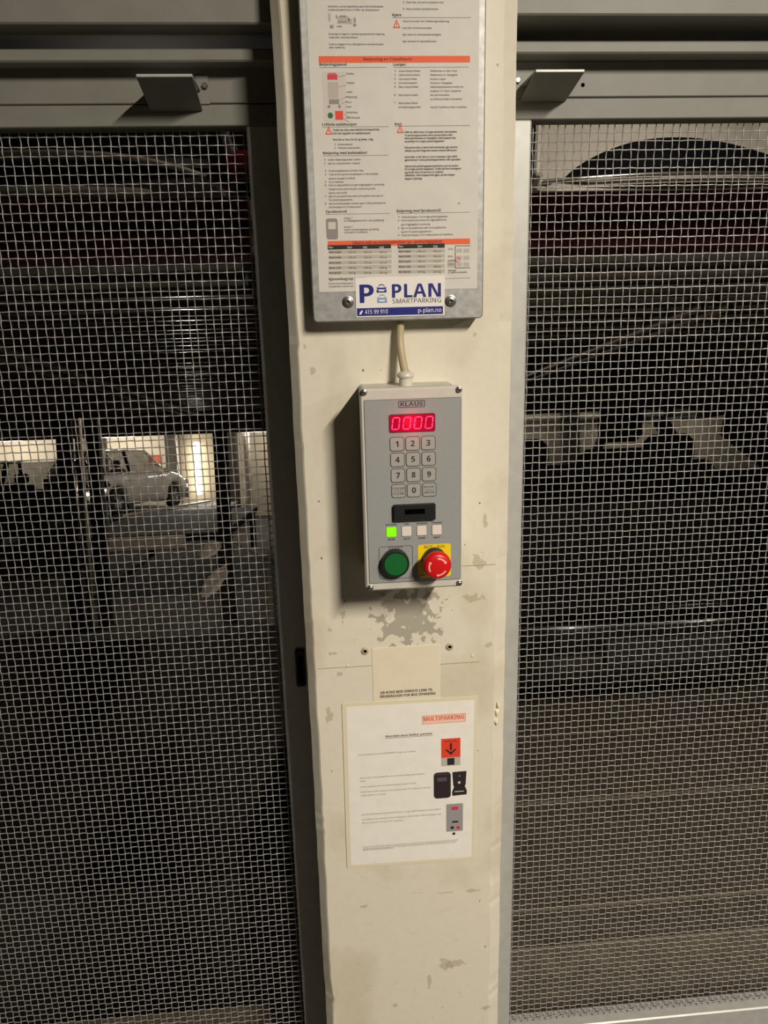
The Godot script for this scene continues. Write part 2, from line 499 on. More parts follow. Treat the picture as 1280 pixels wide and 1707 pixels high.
func flat(st: SurfaceTool, x: float, y_top: float, w: float, h: float, z: float) -> void:
	quad(st, Vector3(x, y_top, z), Vector3(x + w, y_top, z), Vector3(x + w, y_top - h, z), Vector3(x, y_top - h, z), Vector3.BACK)

func poly(st: SurfaceTool, pts: Array, z: float) -> void:
	var p := PackedVector2Array(pts)
	var t := Geometry2D.triangulate_polygon(p)
	for i in range(0, t.size(), 3):
		var a := Vector3(p[t[i]].x, p[t[i]].y, z)
		var b := Vector3(p[t[i + 1]].x, p[t[i + 1]].y, z)
		var c := Vector3(p[t[i + 2]].x, p[t[i + 2]].y, z)
		t3(st, a, b, c, Vector3.BACK, Vector3.BACK, Vector3.BACK)

func disc(st: SurfaceTool, x: float, y: float, r: float, z: float, n := 20) -> void:
	var pts := []
	for k in n: pts.append(Vector2(x + r * cos(TAU * k / n), y + r * sin(TAU * k / n)))
	poly(st, pts, z)

# lettering: left edge x, cap centre y, width w (0: natural), cap height h
func letters(st: SurfaceTool, s: String, x: float, y: float, w: float, h: float, z: float, bold := false, centred := false, lean := 0.0) -> void:
	var tm := TextMesh.new()
	tm.font = font_bold if bold else font_plain
	tm.font_size = 32
	tm.pixel_size = 1.0 / (32.0 * 0.714)
	tm.depth = 0.0
	tm.curve_step = 4.0
	tm.horizontal_alignment = HORIZONTAL_ALIGNMENT_LEFT
	tm.text = s
	var ab := tm.get_aabb()
	var sx: float = h if w <= 0.0 else w / maxf(ab.size.x, 0.01)
	var x0: float = x - ab.position.x * sx - (ab.size.x * sx * 0.5 if centred else 0.0)
	var xf := Transform3D(Basis(Vector3(sx, 0, 0), Vector3(lean * h, h, 0), Vector3(0, 0, 1)), Vector3(x0, y, z))
	var arr := tm.surface_get_arrays(0)
	var vs: PackedVector3Array = arr[Mesh.ARRAY_VERTEX]
	var ix: PackedInt32Array = arr[Mesh.ARRAY_INDEX]
	for k in range(0, ix.size(), 3):
		t3(st, xf * vs[ix[k]], xf * vs[ix[k + 1]], xf * vs[ix[k + 2]], Vector3.BACK, Vector3.BACK, Vector3.BACK)

# ---------------------------------------------------------------- the scene

func _ready() -> void:
	var cam := Camera3D.new()
	cam.name = "camera"
	cam.fov = rad_to_deg(2.0 * atan(853.5 / 1300.0))
	cam.position = EYE
	cam.rotation = Vector3(deg_to_rad(-15.77), deg_to_rad(-4.41), deg_to_rad(-1.413))
	cam.near = 0.02
	cam.far = 80.0
	add_child(cam)
	cam.current = true
	var we := WorldEnvironment.new()
	we.name = "world"
	var env := Environment.new()
	env.background_mode = Environment.BG_COLOR
	env.background_color = Color.BLACK
	env.tonemap_mode = Environment.TONE_MAPPER_LINEAR
	env.tonemap_exposure = 1.0
	env.sdfgi_enabled = true
	env.ssao_enabled = true
	env.ssil_enabled = true
	we.environment = env
	add_child(we)

	font_plain = SystemFont.new()
	font_plain.font_names = PackedStringArray(["Droid Sans"])
	font_bold = SystemFont.new()
	font_bold.font_names = PackedStringArray(["Droid Sans"])
	font_bold.font_weight = 700
	make_materials()

	# lamps on the forecourt ceiling, behind and to one side of the camera, and in the hall
	ceiling_lamp(Vector3(1.15, 2.96, 2.6), 1.2, 21.2, "white ceiling tube lamp in front of the column", Transform3D())
	ceiling_lamp(Vector3(4.2, 2.96, 3.0), 1.2, 8.0, "white ceiling tube lamp farther along the forecourt", Transform3D())
	wall_lamp(Vector3(-3.78, -0.23, -23.86), 1.55, 19.0, "bright upright tube lamp on the far cream wall")
	for p in [[-9.0, -22.7, 2.2, "tube lamp at the dark end of the low hall ceiling"], [-5.9, -22.7, 2.2, "tube lamp on the low hall ceiling above the distant cars"], [-1.7, -22.7, 1.3, "tube lamp on the low hall ceiling past the wall lamp"], [-2.3, -17.6, 1.6, "tube lamp on the low hall ceiling beside the small white car"], [-1.6, -9.1, 0.8, "tube lamp on the low hall ceiling just behind the steel posts"], [5.8, -22.7, 1.6, "tube lamp on the low hall ceiling beyond the black car"], [9.2, -22.7, 1.6, "tube lamp at the far corner of the low hall ceiling"]]:
		ceiling_lamp(Vector3(p[0], 0.80, p[1]), 1.2, p[2], p[3], ramp, true, PI * 0.5)
	ceiling_lamp(Vector3(1.75, 2.9, -3.0), 1.2, 3.4, "tube lamp on the high bay ceiling above the silver car", ramp, true)

	setting()
	column()
	headers()
	gate(1.0, "wire mesh gate in good light, standing in front of the black hatchback", 0.0)
	gate(-1.0, "dim wire mesh gate with the small white car showing through it", -0.005)
	sign_board()
	sticker()
	control_box()
	supply_cable()
	code_notice()
	laminated_notice()
	platforms()
	posts()
	cars()
	clutter()

func make_materials() -> void:
	M.concrete = worn(3, 0.01, rgb(68, 66, 61), rgb(92, 88, 82), 0.5, 1.0)
	M.concrete.metallic_specular = 0.2
	M.hall_wall = worn(5, 0.006, rgb(204, 194, 172), rgb(220, 211, 190), 0.4, 0.85)
	M.grey_paint = worn(6, 0.02, rgb(123, 122, 113), rgb(132, 131, 122), 1.5, 0.5)
	M.aluminium = worn(7, 0.03, rgb(182, 182, 176), rgb(196, 196, 190), 2.0, 0.45, 0.25)
	M.wire = mat(rgb(160, 158, 156), 0.45, 0.35)
	M.steel = mat(rgb(150, 147, 140), 0.34, 0.9)
	M.galvanised = mat(Color.WHITE, 0.5, 0.6)
	M.galvanised.albedo_texture = noise_tex(8, 0.035, rgb(152, 153, 150), rgb(186, 186, 181), 2, FastNoiseLite.TYPE_CELLULAR)
	M.galvanised.uv1_triplanar = true
	M.galvanised.uv1_scale = Vector3.ONE * 5.0
	M.rib = worn(9, 0.02, rgb(136, 134, 130), rgb(160, 158, 152), 1.0, 0.24, 0.9)
	M.paper = worn(10, 0.02, rgb(206, 203, 193), rgb(213, 210, 200), 3.0, 0.55)
	M.sheet_paper = worn(18, 0.02, rgb(233, 229, 218), rgb(240, 236, 226), 3.0, 0.5)
	M.laminate = mat(rgb(222, 214, 186), 0.25)
	M.sticker = mat(rgb(236, 232, 226), 0.3)
	M.ink = mat(rgb(62, 56, 52), 0.7)
	M.ink_dark = mat(rgb(34, 30, 30), 0.7)
	M.ink_line = mat(rgb(128, 116, 106), 0.7)
	M.ink_shade = mat(rgb(184, 176, 164), 0.7)
	M.ink_pale = mat(rgb(205, 196, 186), 0.7)
	M.ink_orange = mat(rgb(232, 96, 52), 0.6)
	M.ink_rust = mat(rgb(130, 34, 14), 0.6)
	M.ink_red = mat(rgb(222, 66, 44), 0.6)
	M.ink_crimson = mat(rgb(205, 56, 70), 0.6)
	M.ink_green = mat(rgb(24, 102, 56), 0.6)
	M.ink_navy = mat(rgb(28, 34, 122), 0.4)
	M.ink_sky = mat(rgb(116, 152, 190), 0.4)
	M.ink_white = mat(rgb(240, 236, 230), 0.5)
	M.ink_peach = mat(rgb(244, 200, 180), 0.6)
	M.ink_grey = mat(rgb(140, 134, 130), 0.6)
	M.box_case = worn(11, 0.02, rgb(196, 192, 180), rgb(204, 200, 189), 3.0, 0.5)
	M.membrane = worn(12, 0.05, rgb(146, 149, 147), rgb(151, 154, 152), 6.0, 0.5)
	M.key_face = mat(rgb(160, 160, 154), 0.5)
	M.black_plastic = mat(rgb(26, 26, 27), 0.42)
	M.cavity = mat(rgb(5, 5, 5), 1.0)
	M.cavity.specular_mode = BaseMaterial3D.SPECULAR_DISABLED
	M.lens_white = mat(rgb(226, 214, 206), 0.3)
	M.lens_green = mat(rgb(120, 235, 20), 0.3)
	M.lens_green.emission_enabled = true
	M.lens_green.emission = rgb(115, 250, 0)
	M.lens_green.emission_energy_multiplier = 0.75
	M.led_window = mat(rgb(120, 4, 26), 0.25)
	M.led_window.emission_enabled = true
	M.led_window.emission = rgb(190, 0, 40)
	M.led_window.emission_energy_multiplier = 0.55
	M.led_segment = mat(rgb(255, 60, 110), 0.3)
	M.led_segment.emission_enabled = true
	M.led_segment.emission = rgb(255, 62, 112)
	M.led_segment.emission_energy_multiplier = 1.5
	M.green_button = mat(rgb(16, 98, 42), 0.4)
	M.red_button = mat(rgb(206, 18, 22), 0.35)
	M.yellow_plate = mat(rgb(240, 208, 10), 0.45)
	M.cable = mat(rgb(178, 164, 128), 0.45)
	M.gland = mat(rgb(206, 200, 186), 0.4)
	M.red_steel = worn(13, 0.02, rgb(66, 8, 13), rgb(88, 13, 19), 1.0, 0.85)
	M.deck = worn(14, 0.02, rgb(96, 88, 72), rgb(128, 118, 98), 1.2, 0.6, 0.3)
	M.dark_steel = worn(15, 0.02, rgb(40, 39, 38), rgb(56, 54, 52), 1.0, 0.9)
	M.dark_steel.metallic_specular = 0.25
	M.pale_steel = worn(16, 0.02, rgb(168, 158, 140), rgb(190, 180, 162), 1.0, 0.5, 0.2)
	M.tyre = mat(rgb(24, 24, 24), 0.85)
	M.rim = mat(rgb(150, 150, 150), 0.35, 0.8)
	M.trim = mat(rgb(22, 22, 23), 0.5)
	M.seat = mat(rgb(36, 35, 36), 0.85)
	M.chrome = mat(rgb(215, 212, 205), 0.18, 0.95)
	M.tail_red = mat(rgb(84, 8, 8), 0.3)
	M.headlamp = mat(rgb(205, 210, 210), 0.12)
	M.plate_dark = mat(rgb(12, 12, 13), 0.6)
	M.glass = mat(Color(0.05, 0.06, 0.06, 0.5), 0.05)
	M.glass.transparency = BaseMaterial3D.TRANSPARENCY_ALPHA
	M.dark_glass = mat(rgb(8, 9, 12), 0.08)
	M.plastic_sheet = mat(rgb(226, 214, 200), 0.4)
	M.plastic_sheet.backlight_enabled = true
	M.plastic_sheet.backlight = rgb(240, 226, 212)
	M.lamp_case = mat(rgb(225, 224, 218), 0.5)
	M.tube = mat(rgb(255, 250, 240), 0.4)
	M.tube.emission_enabled = true
	M.tube.emission = rgb(255, 240, 214)
	M.tube.emission_energy_multiplier = 3.0

# ---------------------------------------------------------------- lamps

func ceiling_lamp(at: Vector3, length: float, energy: float, label: String, frame: Transform3D, bare := false, turn := 0.0) -> void:
	var t := thing("ceiling_lamp", label, "lamp", frame * Transform3D(Basis(Vector3.UP, turn), at))
	var st := tool()
	box(st, Vector3(0.16, 0.04, length + 0.06), Vector3(0, 0.02, 0), 0.008)
	part("lamp_housing", st, M.lamp_case, t)
	st = tool()
	tube(st, [Vector3(0, -0.03, -length * 0.5), Vector3(0, -0.03, length * 0.5)], 0.016, 14)
	part("lamp_tube", st, M.tube, t)
	for s in [-1, 1]:
		st = tool()
		box(st, Vector3(0.04, 0.06, 0.02), Vector3(0, -0.02, s * (length * 0.5 + 0.008)), 0.003)
		part("tube_holder", st, M.lamp_case, t)
	if bare:
		for k in 4:
			var o := OmniLight3D.new()
			o.name = "tube_light"
			o.light_energy = energy / 4.0
			o.light_color = LAMP_COLOUR
			o.light_size = 0.05
			o.omni_range = 40.0
			o.omni_attenuation = 2.0
			o.shadow_enabled = true
			o.position = Vector3(0, -0.10, (k - 1.5) * length * 0.28)
			t.add_child(o, true)
		return
	var l := AreaLight3D.new()
	l.name = "tube_light"
	l.area_size = Vector2(0.05, length)
	l.light_energy = energy
	l.light_color = LAMP_COLOUR
	l.shadow_enabled = true
	l.area_range = 40.0
	l.area_attenuation = 2.0
	l.transform = Transform3D(Basis(Vector3.RIGHT, -PI * 0.5), Vector3(0, -0.055, 0))
	t.add_child(l)

func wall_lamp(at: Vector3, length: float, energy: float, label: String) -> void:
	var t := thing("wall_lamp", label, "lamp", ramp * Transform3D(Basis(), at))
	var st := tool()
	box(st, Vector3(0.14, length + 0.06, 0.05), Vector3(0, 0, -0.06), 0.008)
	part("lamp_housing", st, M.lamp_case, t)
	st = tool()
	tube(st, [Vector3(0, -length * 0.5, 0), Vector3(0, length * 0.5, 0)], 0.09, 16)
	var bright: StandardMaterial3D = M.tube.duplicate()
	bright.emission_energy_multiplier = 9.0
	part("lamp_tube", st, bright, t)
	var l := AreaLight3D.new()
	l.name = "tube_light"
	l.area_size = Vector2(0.16, length)
	l.light_energy = energy
	l.light_color = LAMP_COLOUR
	l.shadow_enabled = true
	l.area_range = 40.0
	l.area_attenuation = 2.0
	l.transform = Transform3D(Basis(Vector3.UP, PI), Vector3(0, 0, 0.12))
	t.add_child(l)

# ---------------------------------------------------------------- setting

func slab_structure(called: String, a: Vector3, b: Vector3, m: Material, label: String, category: String, xf := Transform3D()) -> void:
	var st := tool()
	span(st, a, b, 0.004)
	var o := part(called, st, m, self)
	o.transform = xf
	tag(o, label, category, "", "structure")

func setting() -> void:
	slab_structure("floor", Vector3(-11, -0.3, -0.1), Vector3(9, -0.1, 10), M.concrete, "grey concrete forecourt floor in front of the gates", "floor")
	slab_structure("ceiling", Vector3(-11, 3.0, -0.2), Vector3(9, 3.2, 10), M.concrete, "grey concrete ceiling over the forecourt", "ceiling")
	slab_structure("wall_back", Vector3(-11.2, -0.3, 10), Vector3(9.2, 3.2, 10.2), M.concrete, "concrete wall across the forecourt from the gates", "wall")
	slab_structure("wall_left", Vector3(-11.2, -0.3, -0.2), Vector3(-11, 3.2, 10), M.concrete, "concrete wall at the dim end of the forecourt", "wall")
	slab_structure("wall_right", Vector3(9, -0.3, -0.2), Vector3(9.2, 3.2, 10), M.concrete, "concrete wall at the lit end of the forecourt", "wall")
	slab_structure("wall_front_upper", Vector3(-11.2, 1.95, -0.42), Vector3(11.2, 5.0, -0.22), M.concrete, "concrete wall above the gate lintels", "wall")
	slab_structure("wall_front_lower", Vector3(-11.2, -5.0, -0.36), Vector3(11.2, -0.1, -0.1), M.concrete, "concrete edge below the gates", "wall")
	slab_structure("wall_front_left", Vector3(-11.2, -0.1, -0.42), Vector3(-2.36, 1.95, -0.22), M.concrete, "concrete wall beside the dim gate", "wall")
	slab_structure("wall_front_right", Vector3(2.36, -0.1, -0.42), Vector3(11.2, 1.95, -0.22), M.concrete, "concrete wall beside the lit gate", "wall")
	# the sloping hall behind the gates
	slab_structure("floor_pit", Vector3(-11, -4.0, -7.9), Vector3(11, -3.8, -1.2), M.concrete, "concrete floor deep in the pit behind the gates", "floor", ramp)
	slab_structure("wall_pit", Vector3(-11, -4.0, -8.1), Vector3(11, -1.95, -7.9), M.concrete, "concrete pit wall below the hall floor", "wall", ramp)
	slab_structure("floor_hall", Vector3(-11, -1.95, -24.4), Vector3(11, -1.75, -7.9), M.concrete, "concrete floor of the hall behind the gates", "floor", ramp)
	slab_structure("ceiling_hall", Vector3(-11, 0.84, -24.4), Vector3(11, 1.0, -8.6), M.concrete, "low concrete ceiling of the far hall", "ceiling", ramp)
	slab_structure("trim_hall_beam", Vector3(-11, 0.545, -16.3), Vector3(11, 0.85, -16.0), M.concrete, "concrete downstand beam across the hall ceiling", "beam", ramp)
	slab_structure("ceiling_bay", Vector3(-11, 3.0, -8.6), Vector3(11, 3.2, -1.3), M.concrete, "high concrete ceiling above the parking platforms", "ceiling", ramp)
	slab_structure("wall_drop", Vector3(-11, 0.84, -8.8), Vector3(11, 3.2, -8.6), M.concrete, "concrete wall above the far hall opening", "wall", ramp)
	slab_structure("wall_hall_far", Vector3(-11, -1.95, -24.3), Vector3(11, 1.0, -24.0), M.hall_wall, "cream painted wall at the far end of the hall", "wall", ramp)
	slab_structure("wall_hall_left", Vector3(-11.2, -4.0, -24.3), Vector3(-11.0, 3.2, -1.2), M.hall_wall, "cream side wall of the hall beyond the parked cars", "wall", ramp)
	slab_structure("wall_hall_right", Vector3(11.0, -4.0, -24.3), Vector3(11.2, 3.2, -1.2), M.hall_wall, "cream side wall of the hall behind the dark car", "wall", ramp)

# ---------------------------------------------------------------- column

func column_paint() -> ImageTexture:
	var w := 328
	var h := 2048
	var data := PackedByteArray()
	data.resize(w * h * 3)
	var big := FastNoiseLite.new()
	big.seed = 21
	big.frequency = 4.0
	big.fractal_octaves = 4
	var fine := FastNoiseLite.new()
	fine.seed = 22
	fine.frequency = 60.0
	fine.fractal_octaves = 3
	var peel := FastNoiseLite.new()
	peel.seed = 23
	peel.frequency = 52.0
	peel.fractal_octaves = 4
	var cream := Vector3(221, 215, 196)
	var dirt := Vector3(201, 189, 164)
	var grey := Vector3(172, 166, 150)
	for py in h:
		var y := 2.0 - 2.0 * (py + 0.5) / h
		for px in w:
			var x := -0.16 + 0.32 * (px + 0.5) / w
			var b := big.get_noise_2d(x, y * 0.7)
			var f := fine.get_noise_2d(x, y)
			var k := clampf((b - 0.12) * 1.6, 0.0, 0.55) + clampf(f * 0.16, -0.05, 0.14)
			var c := cream.lerp(dirt, clampf(k, 0.0, 1.0))
			# a torn grey patch below the control box
			if y < 1.075 and y > 0.955 and x > -0.075 and x < 0.07:
				var e := Vector2((x - 0.002) / 0.046, (y - 1.020) / 0.049)
				var q := 1.0 - pow(pow(absf(e.x), 3.0) + pow(absf(e.y), 3.0), 1.0 / 3.0) + peel.get_noise_2d(x, y) * 1.1 - 0.10
				if q > 0.10: c = grey
				elif q > 0.05: c = c.lerp(Vector3(236, 228, 204), 0.6)
			var at := (py * w + px) * 3
			data[at] = int(c.x)
			data[at + 1] = int(c.y)
			data[at + 2] = int(c.z)
	var img := Image.create_from_data(w, h, false, Image.FORMAT_RGB8, data)
	var rng := RandomNumberGenerator.new()
	rng.seed = 5
	# specks of dirt, stains and scuffs
	for k in 70:
		var px := rng.randi_range(14, w - 20)
		var py := rng.randi_range(120, h - 60)
		var s := rng.randi_range(1, 2)
		img.fill_rect(Rect2i(px, py, s, s + rng.randi_range(0, 1)), rgb(70, 60, 46) if k % 3 == 0 else rgb(150, 132, 100))
	for s in [[0.118, 1.166, 0.004, 0.013], [-0.108, 0.93, 0.006, 0.004], [0.108, 1.105, 0.010, 0.012], [0.100, 1.046, 0.016, 0.007], [-0.118, 0.966, 0.007, 0.003], [0.058, 0.352, 0.012, 0.014], [0.076, 0.352, 0.020, 0.007], [-0.085, 0.49, 0.006, 0.004], [0.13, 0.245, 0.010, 0.005], [-0.035, 0.272, 0.005, 0.004], [0.10, 0.505, 0.014, 0.003], [0.055, 0.505, 0.016, 0.001], [-0.10, 1.03, 0.004, 0.006], [-0.12, 1.005, 0.004, 0.004], [0.027, 0.318, 0.004, 0.016], [-0.128, 0.862, 0.005, 0.016], [-0.06, 0.62, 0.004, 0.003], [-0.127, 1.398, 0.006, 0.006], [-0.137, 1.43, 0.002, 0.003], [0.10, 1.44, 0.003, 0.003], [0.125, 0.965, 0.006, 0.004]]:
		var lo := Vector2i(int((s[0] - s[2] * 1.5 + 0.16) / 0.32 * w), int((2.0 - s[1] - s[3] * 1.5) / 2.0 * h))
		var hi := Vector2i(int((s[0] + s[2] * 1.5 + 0.16) / 0.32 * w), int((2.0 - s[1] + s[3] * 1.5) / 2.0 * h))
		for py in range(maxi(lo.y, 0), mini(hi.y, h - 1) + 1):
			for px in range(maxi(lo.x, 0), mini(hi.x, w - 1) + 1):
				var x := -0.16 + 0.32 * (px + 0.5) / w
				var y := 2.0 - 2.0 * (py + 0.5) / h
				var d := 1.0 - Vector2((x - s[0]) / s[2], (y - s[1]) / s[3]).length() + peel.get_noise_2d(x * 1.5, y * 1.5) * 0.9
				if d > 0.1: img.set_pixel(px, py, img.get_pixel(px, py).lerp(rgb(158, 144, 116), 0.42))
	# slanting rub marks low on the column
	for k in 9:
		var x0 := rng.randf_range(-0.10, 0.10)
		var y0 := rng.randf_range(0.2, 0.62)
		var n := rng.randi_range(8, 30)
		for q in n:
			var px := int((x0 + q * 0.001 + 0.16) / 0.32 * w)
			var py := int((2.0 - y0 - (k % 5 - 2) * q * 0.0005 * rng.randf_range(0.6, 1.4)) / 2.0 * h)
			var was := img.get_pixel(clampi(px, 0, w - 1), clampi(py, 0, h - 1))
			img.set_pixel(clampi(px, 0, w - 1), clampi(py, 0, h - 1), was.lerp(rgb(160, 142, 110), 0.35))
	return ImageTexture.create_from_image(img)

func column() -> void:
	var t := thing("column", "cream painted column between the two mesh gates", "column", Transform3D(), "", "structure")
	var n := FastNoiseLite.new()
	n.seed = 31
	n.frequency = 9.0
	n.fractal_octaves = 5
	var chip := FastNoiseLite.new()
	chip.seed = 32
	chip.frequency = 16.0
	var rows := []
	var count := 276
	for i in count:
		var y := -0.1 + 3.1 * i / (count - 1)
		var a := n.get_noise_2d(y, 0.0) * 0.0022
		var b := n.get_noise_2d(y, 3.0) * 0.0022
		var cl: float = maxf(0.0, chip.get_noise_2d(y, 7.0) - 0.3) * 0.008
		var cr: float = maxf(0.0, chip.get_noise_2d(y, 11.0) - 0.3) * 0.009
		rows.append([Vector3(-0.158, y, -0.36), Vector3(-0.158, y, -0.1), Vector3(-0.1585 + a * 0.6, y, -0.0135), Vector3(-0.1478 + a + cl, y, -0.0016 - cl * 0.3), Vector3(-0.1455 + a + cl * 1.4, y, 0), Vector3(-0.10, y, 0), Vector3(0.0, y, 0), Vector3(0.10, y, 0), Vector3(0.1352 + b - cr, y, 0), Vector3(0.1375 + b - cr * 0.7, y, -0.0016 - cr * 0.3), Vector3(0.1556 + b * 0.6, y, -0.0165), Vector3(0.1556, y, -0.1), Vector3(0.1556, y, -0.36)])
	var st := tool()
	for i in count - 1:
		for j in rows[0].size() - 1:
			var q := [rows[i][j], rows[i][j + 1], rows[i + 1][j + 1], rows[i + 1][j]]
			var nn: Vector3 = (q[1] - q[0]).cross(q[3] - q[0]).normalized()
			for k in [0, 2, 1, 0, 3, 2]:
				st.set_normal(nn)
				st.set_uv(Vector2((q[k].x + 0.16) / 0.32, (2.0 - q[k].y) / 2.0))
				st.add_vertex(q[k])
	var m := mat(Color.WHITE, 0.55)
	m.albedo_texture = column_paint()
	var bump := noise_tex(33, 0.02, Color.BLACK, Color.WHITE, 5)
	bump.as_normal_map = true
	bump.bump_strength = 1.2
	m.normal_enabled = true
	m.normal_texture = bump
	m.normal_scale = 0.25
	part("shaft", st, m, t)
	# joints of the filler boards under the paint: slim raised paint edges
	st = tool()
	for s in [[0.078, 0.1345, 1.0982], [-0.142, -0.058, 0.9418], [0.049, 0.112, 0.9372]]:
		span(st, Vector3(s[0], s[2] - 0.0006, -0.002), Vector3(s[1], s[2] + 0.0006, 0.0007), 0.0003)
	var ridge := part("paint_ridge", st, mat(rgb(172, 157, 124), 0.7), t)
	ridge.set_meta("label", "thin paint ridges across the cream column")
	# two old wall plugs left in the column
	for p in [[-0.068, 0.967], [0.064, 0.966]]:
		st = tool()
		var xf := Transform3D(Basis(), Vector3(p[0], p[1], 0.0))
		lathe(st, [[0.0062, 0.0], [0.0058, 0.0012], [0.0040, 0.0022], [0.0030, 0.0022], [0.0026, 0.0004]], 14, xf)
		var plug := part("wall_plug", st, mat(rgb(176, 166, 140), 0.6), t)
		st = tool()
		disc(st, p[0], p[1], 0.0029, 0.0006, 14)
		part("plug_hole", st, M.cavity, plug)
	# drips of paint on the lit edge
	var rng := RandomNumberGenerator.new()
	rng.seed = 9
	for p in [[0.141, 0.845, 0.007], [0.140, 0.828, 0.006], [0.143, 0.857, 0.005], [0.100, 0.948, 0.004], [-0.096, 0.944, 0.003]]:
		st = tool()
		var rows2 := []
		for i in 7:
			var line := []
			for j in 12:
				var ph := PI * 0.5 * i / 6
				var a := TAU * j / 12
				var r: float = p[2] * (1.0 + 0.25 * sin(a * 3.0 + p[1] * 90.0))
				line.append(Vector3(p[0] + cos(a) * sin(ph) * r * 0.6, p[1] + sin(a) * sin(ph) * r, -0.003 + cos(ph) * 0.0045))
			rows2.append(line)
		grid(st, rows2, true, false)
		part("paint_lump", st, mat(rgb(228, 216, 182), 0.5), t)

# ---------------------------------------------------------------- lintels and gates

func headers() -> void:
	for s in [1.0, -1.0]:
		var low: float = 1.8475 if s > 0 else 1.8367
		var rail: float = 1.8099 if s > 0 else 1.8019
		var t := thing("trim_1" if s > 0 else "trim_2", "grey steel lintel above the lit gate" if s > 0 else "grey steel lintel above the dim gate", "lintel", Transform3D(), "", "structure")
		var st := tool()
		span(st, Vector3(s * 0.1595, low, -0.22), Vector3(s * 2.4, 2.3, -0.05), 0.0022)
		part("fascia", st, M.grey_paint, t)
		st = tool()
		span(st, Vector3(s * 0.1595, rail, -0.2), Vector3(s * 2.4, rail + 0.0156, -0.080 if s > 0 else -0.083), 0.0022)
		part("guide_rail", st, M.grey_paint, t)

func wire_mesh(length: float, pitch: float, r: float) -> ArrayMesh:
	var st := tool()
	var rows := []
	var per := 4
	var n := int(length / pitch * per)
	for i in n + 1:
		var y := i * pitch / per
		var z := 0.0011 * cos(PI * y / pitch)
		var x := 0.00025 * sin(PI * y / pitch * 0.37) + 0.0002 * sin(PI * y / pitch * 1.31)
		var line := []
		for k in 5:
			var a := TAU * k / 5
			line.append(Vector3(x + r * cos(a), y, z + r * sin(a)))
		rows.append(line)
	grid(st, rows, true, false)
	return st.commit()

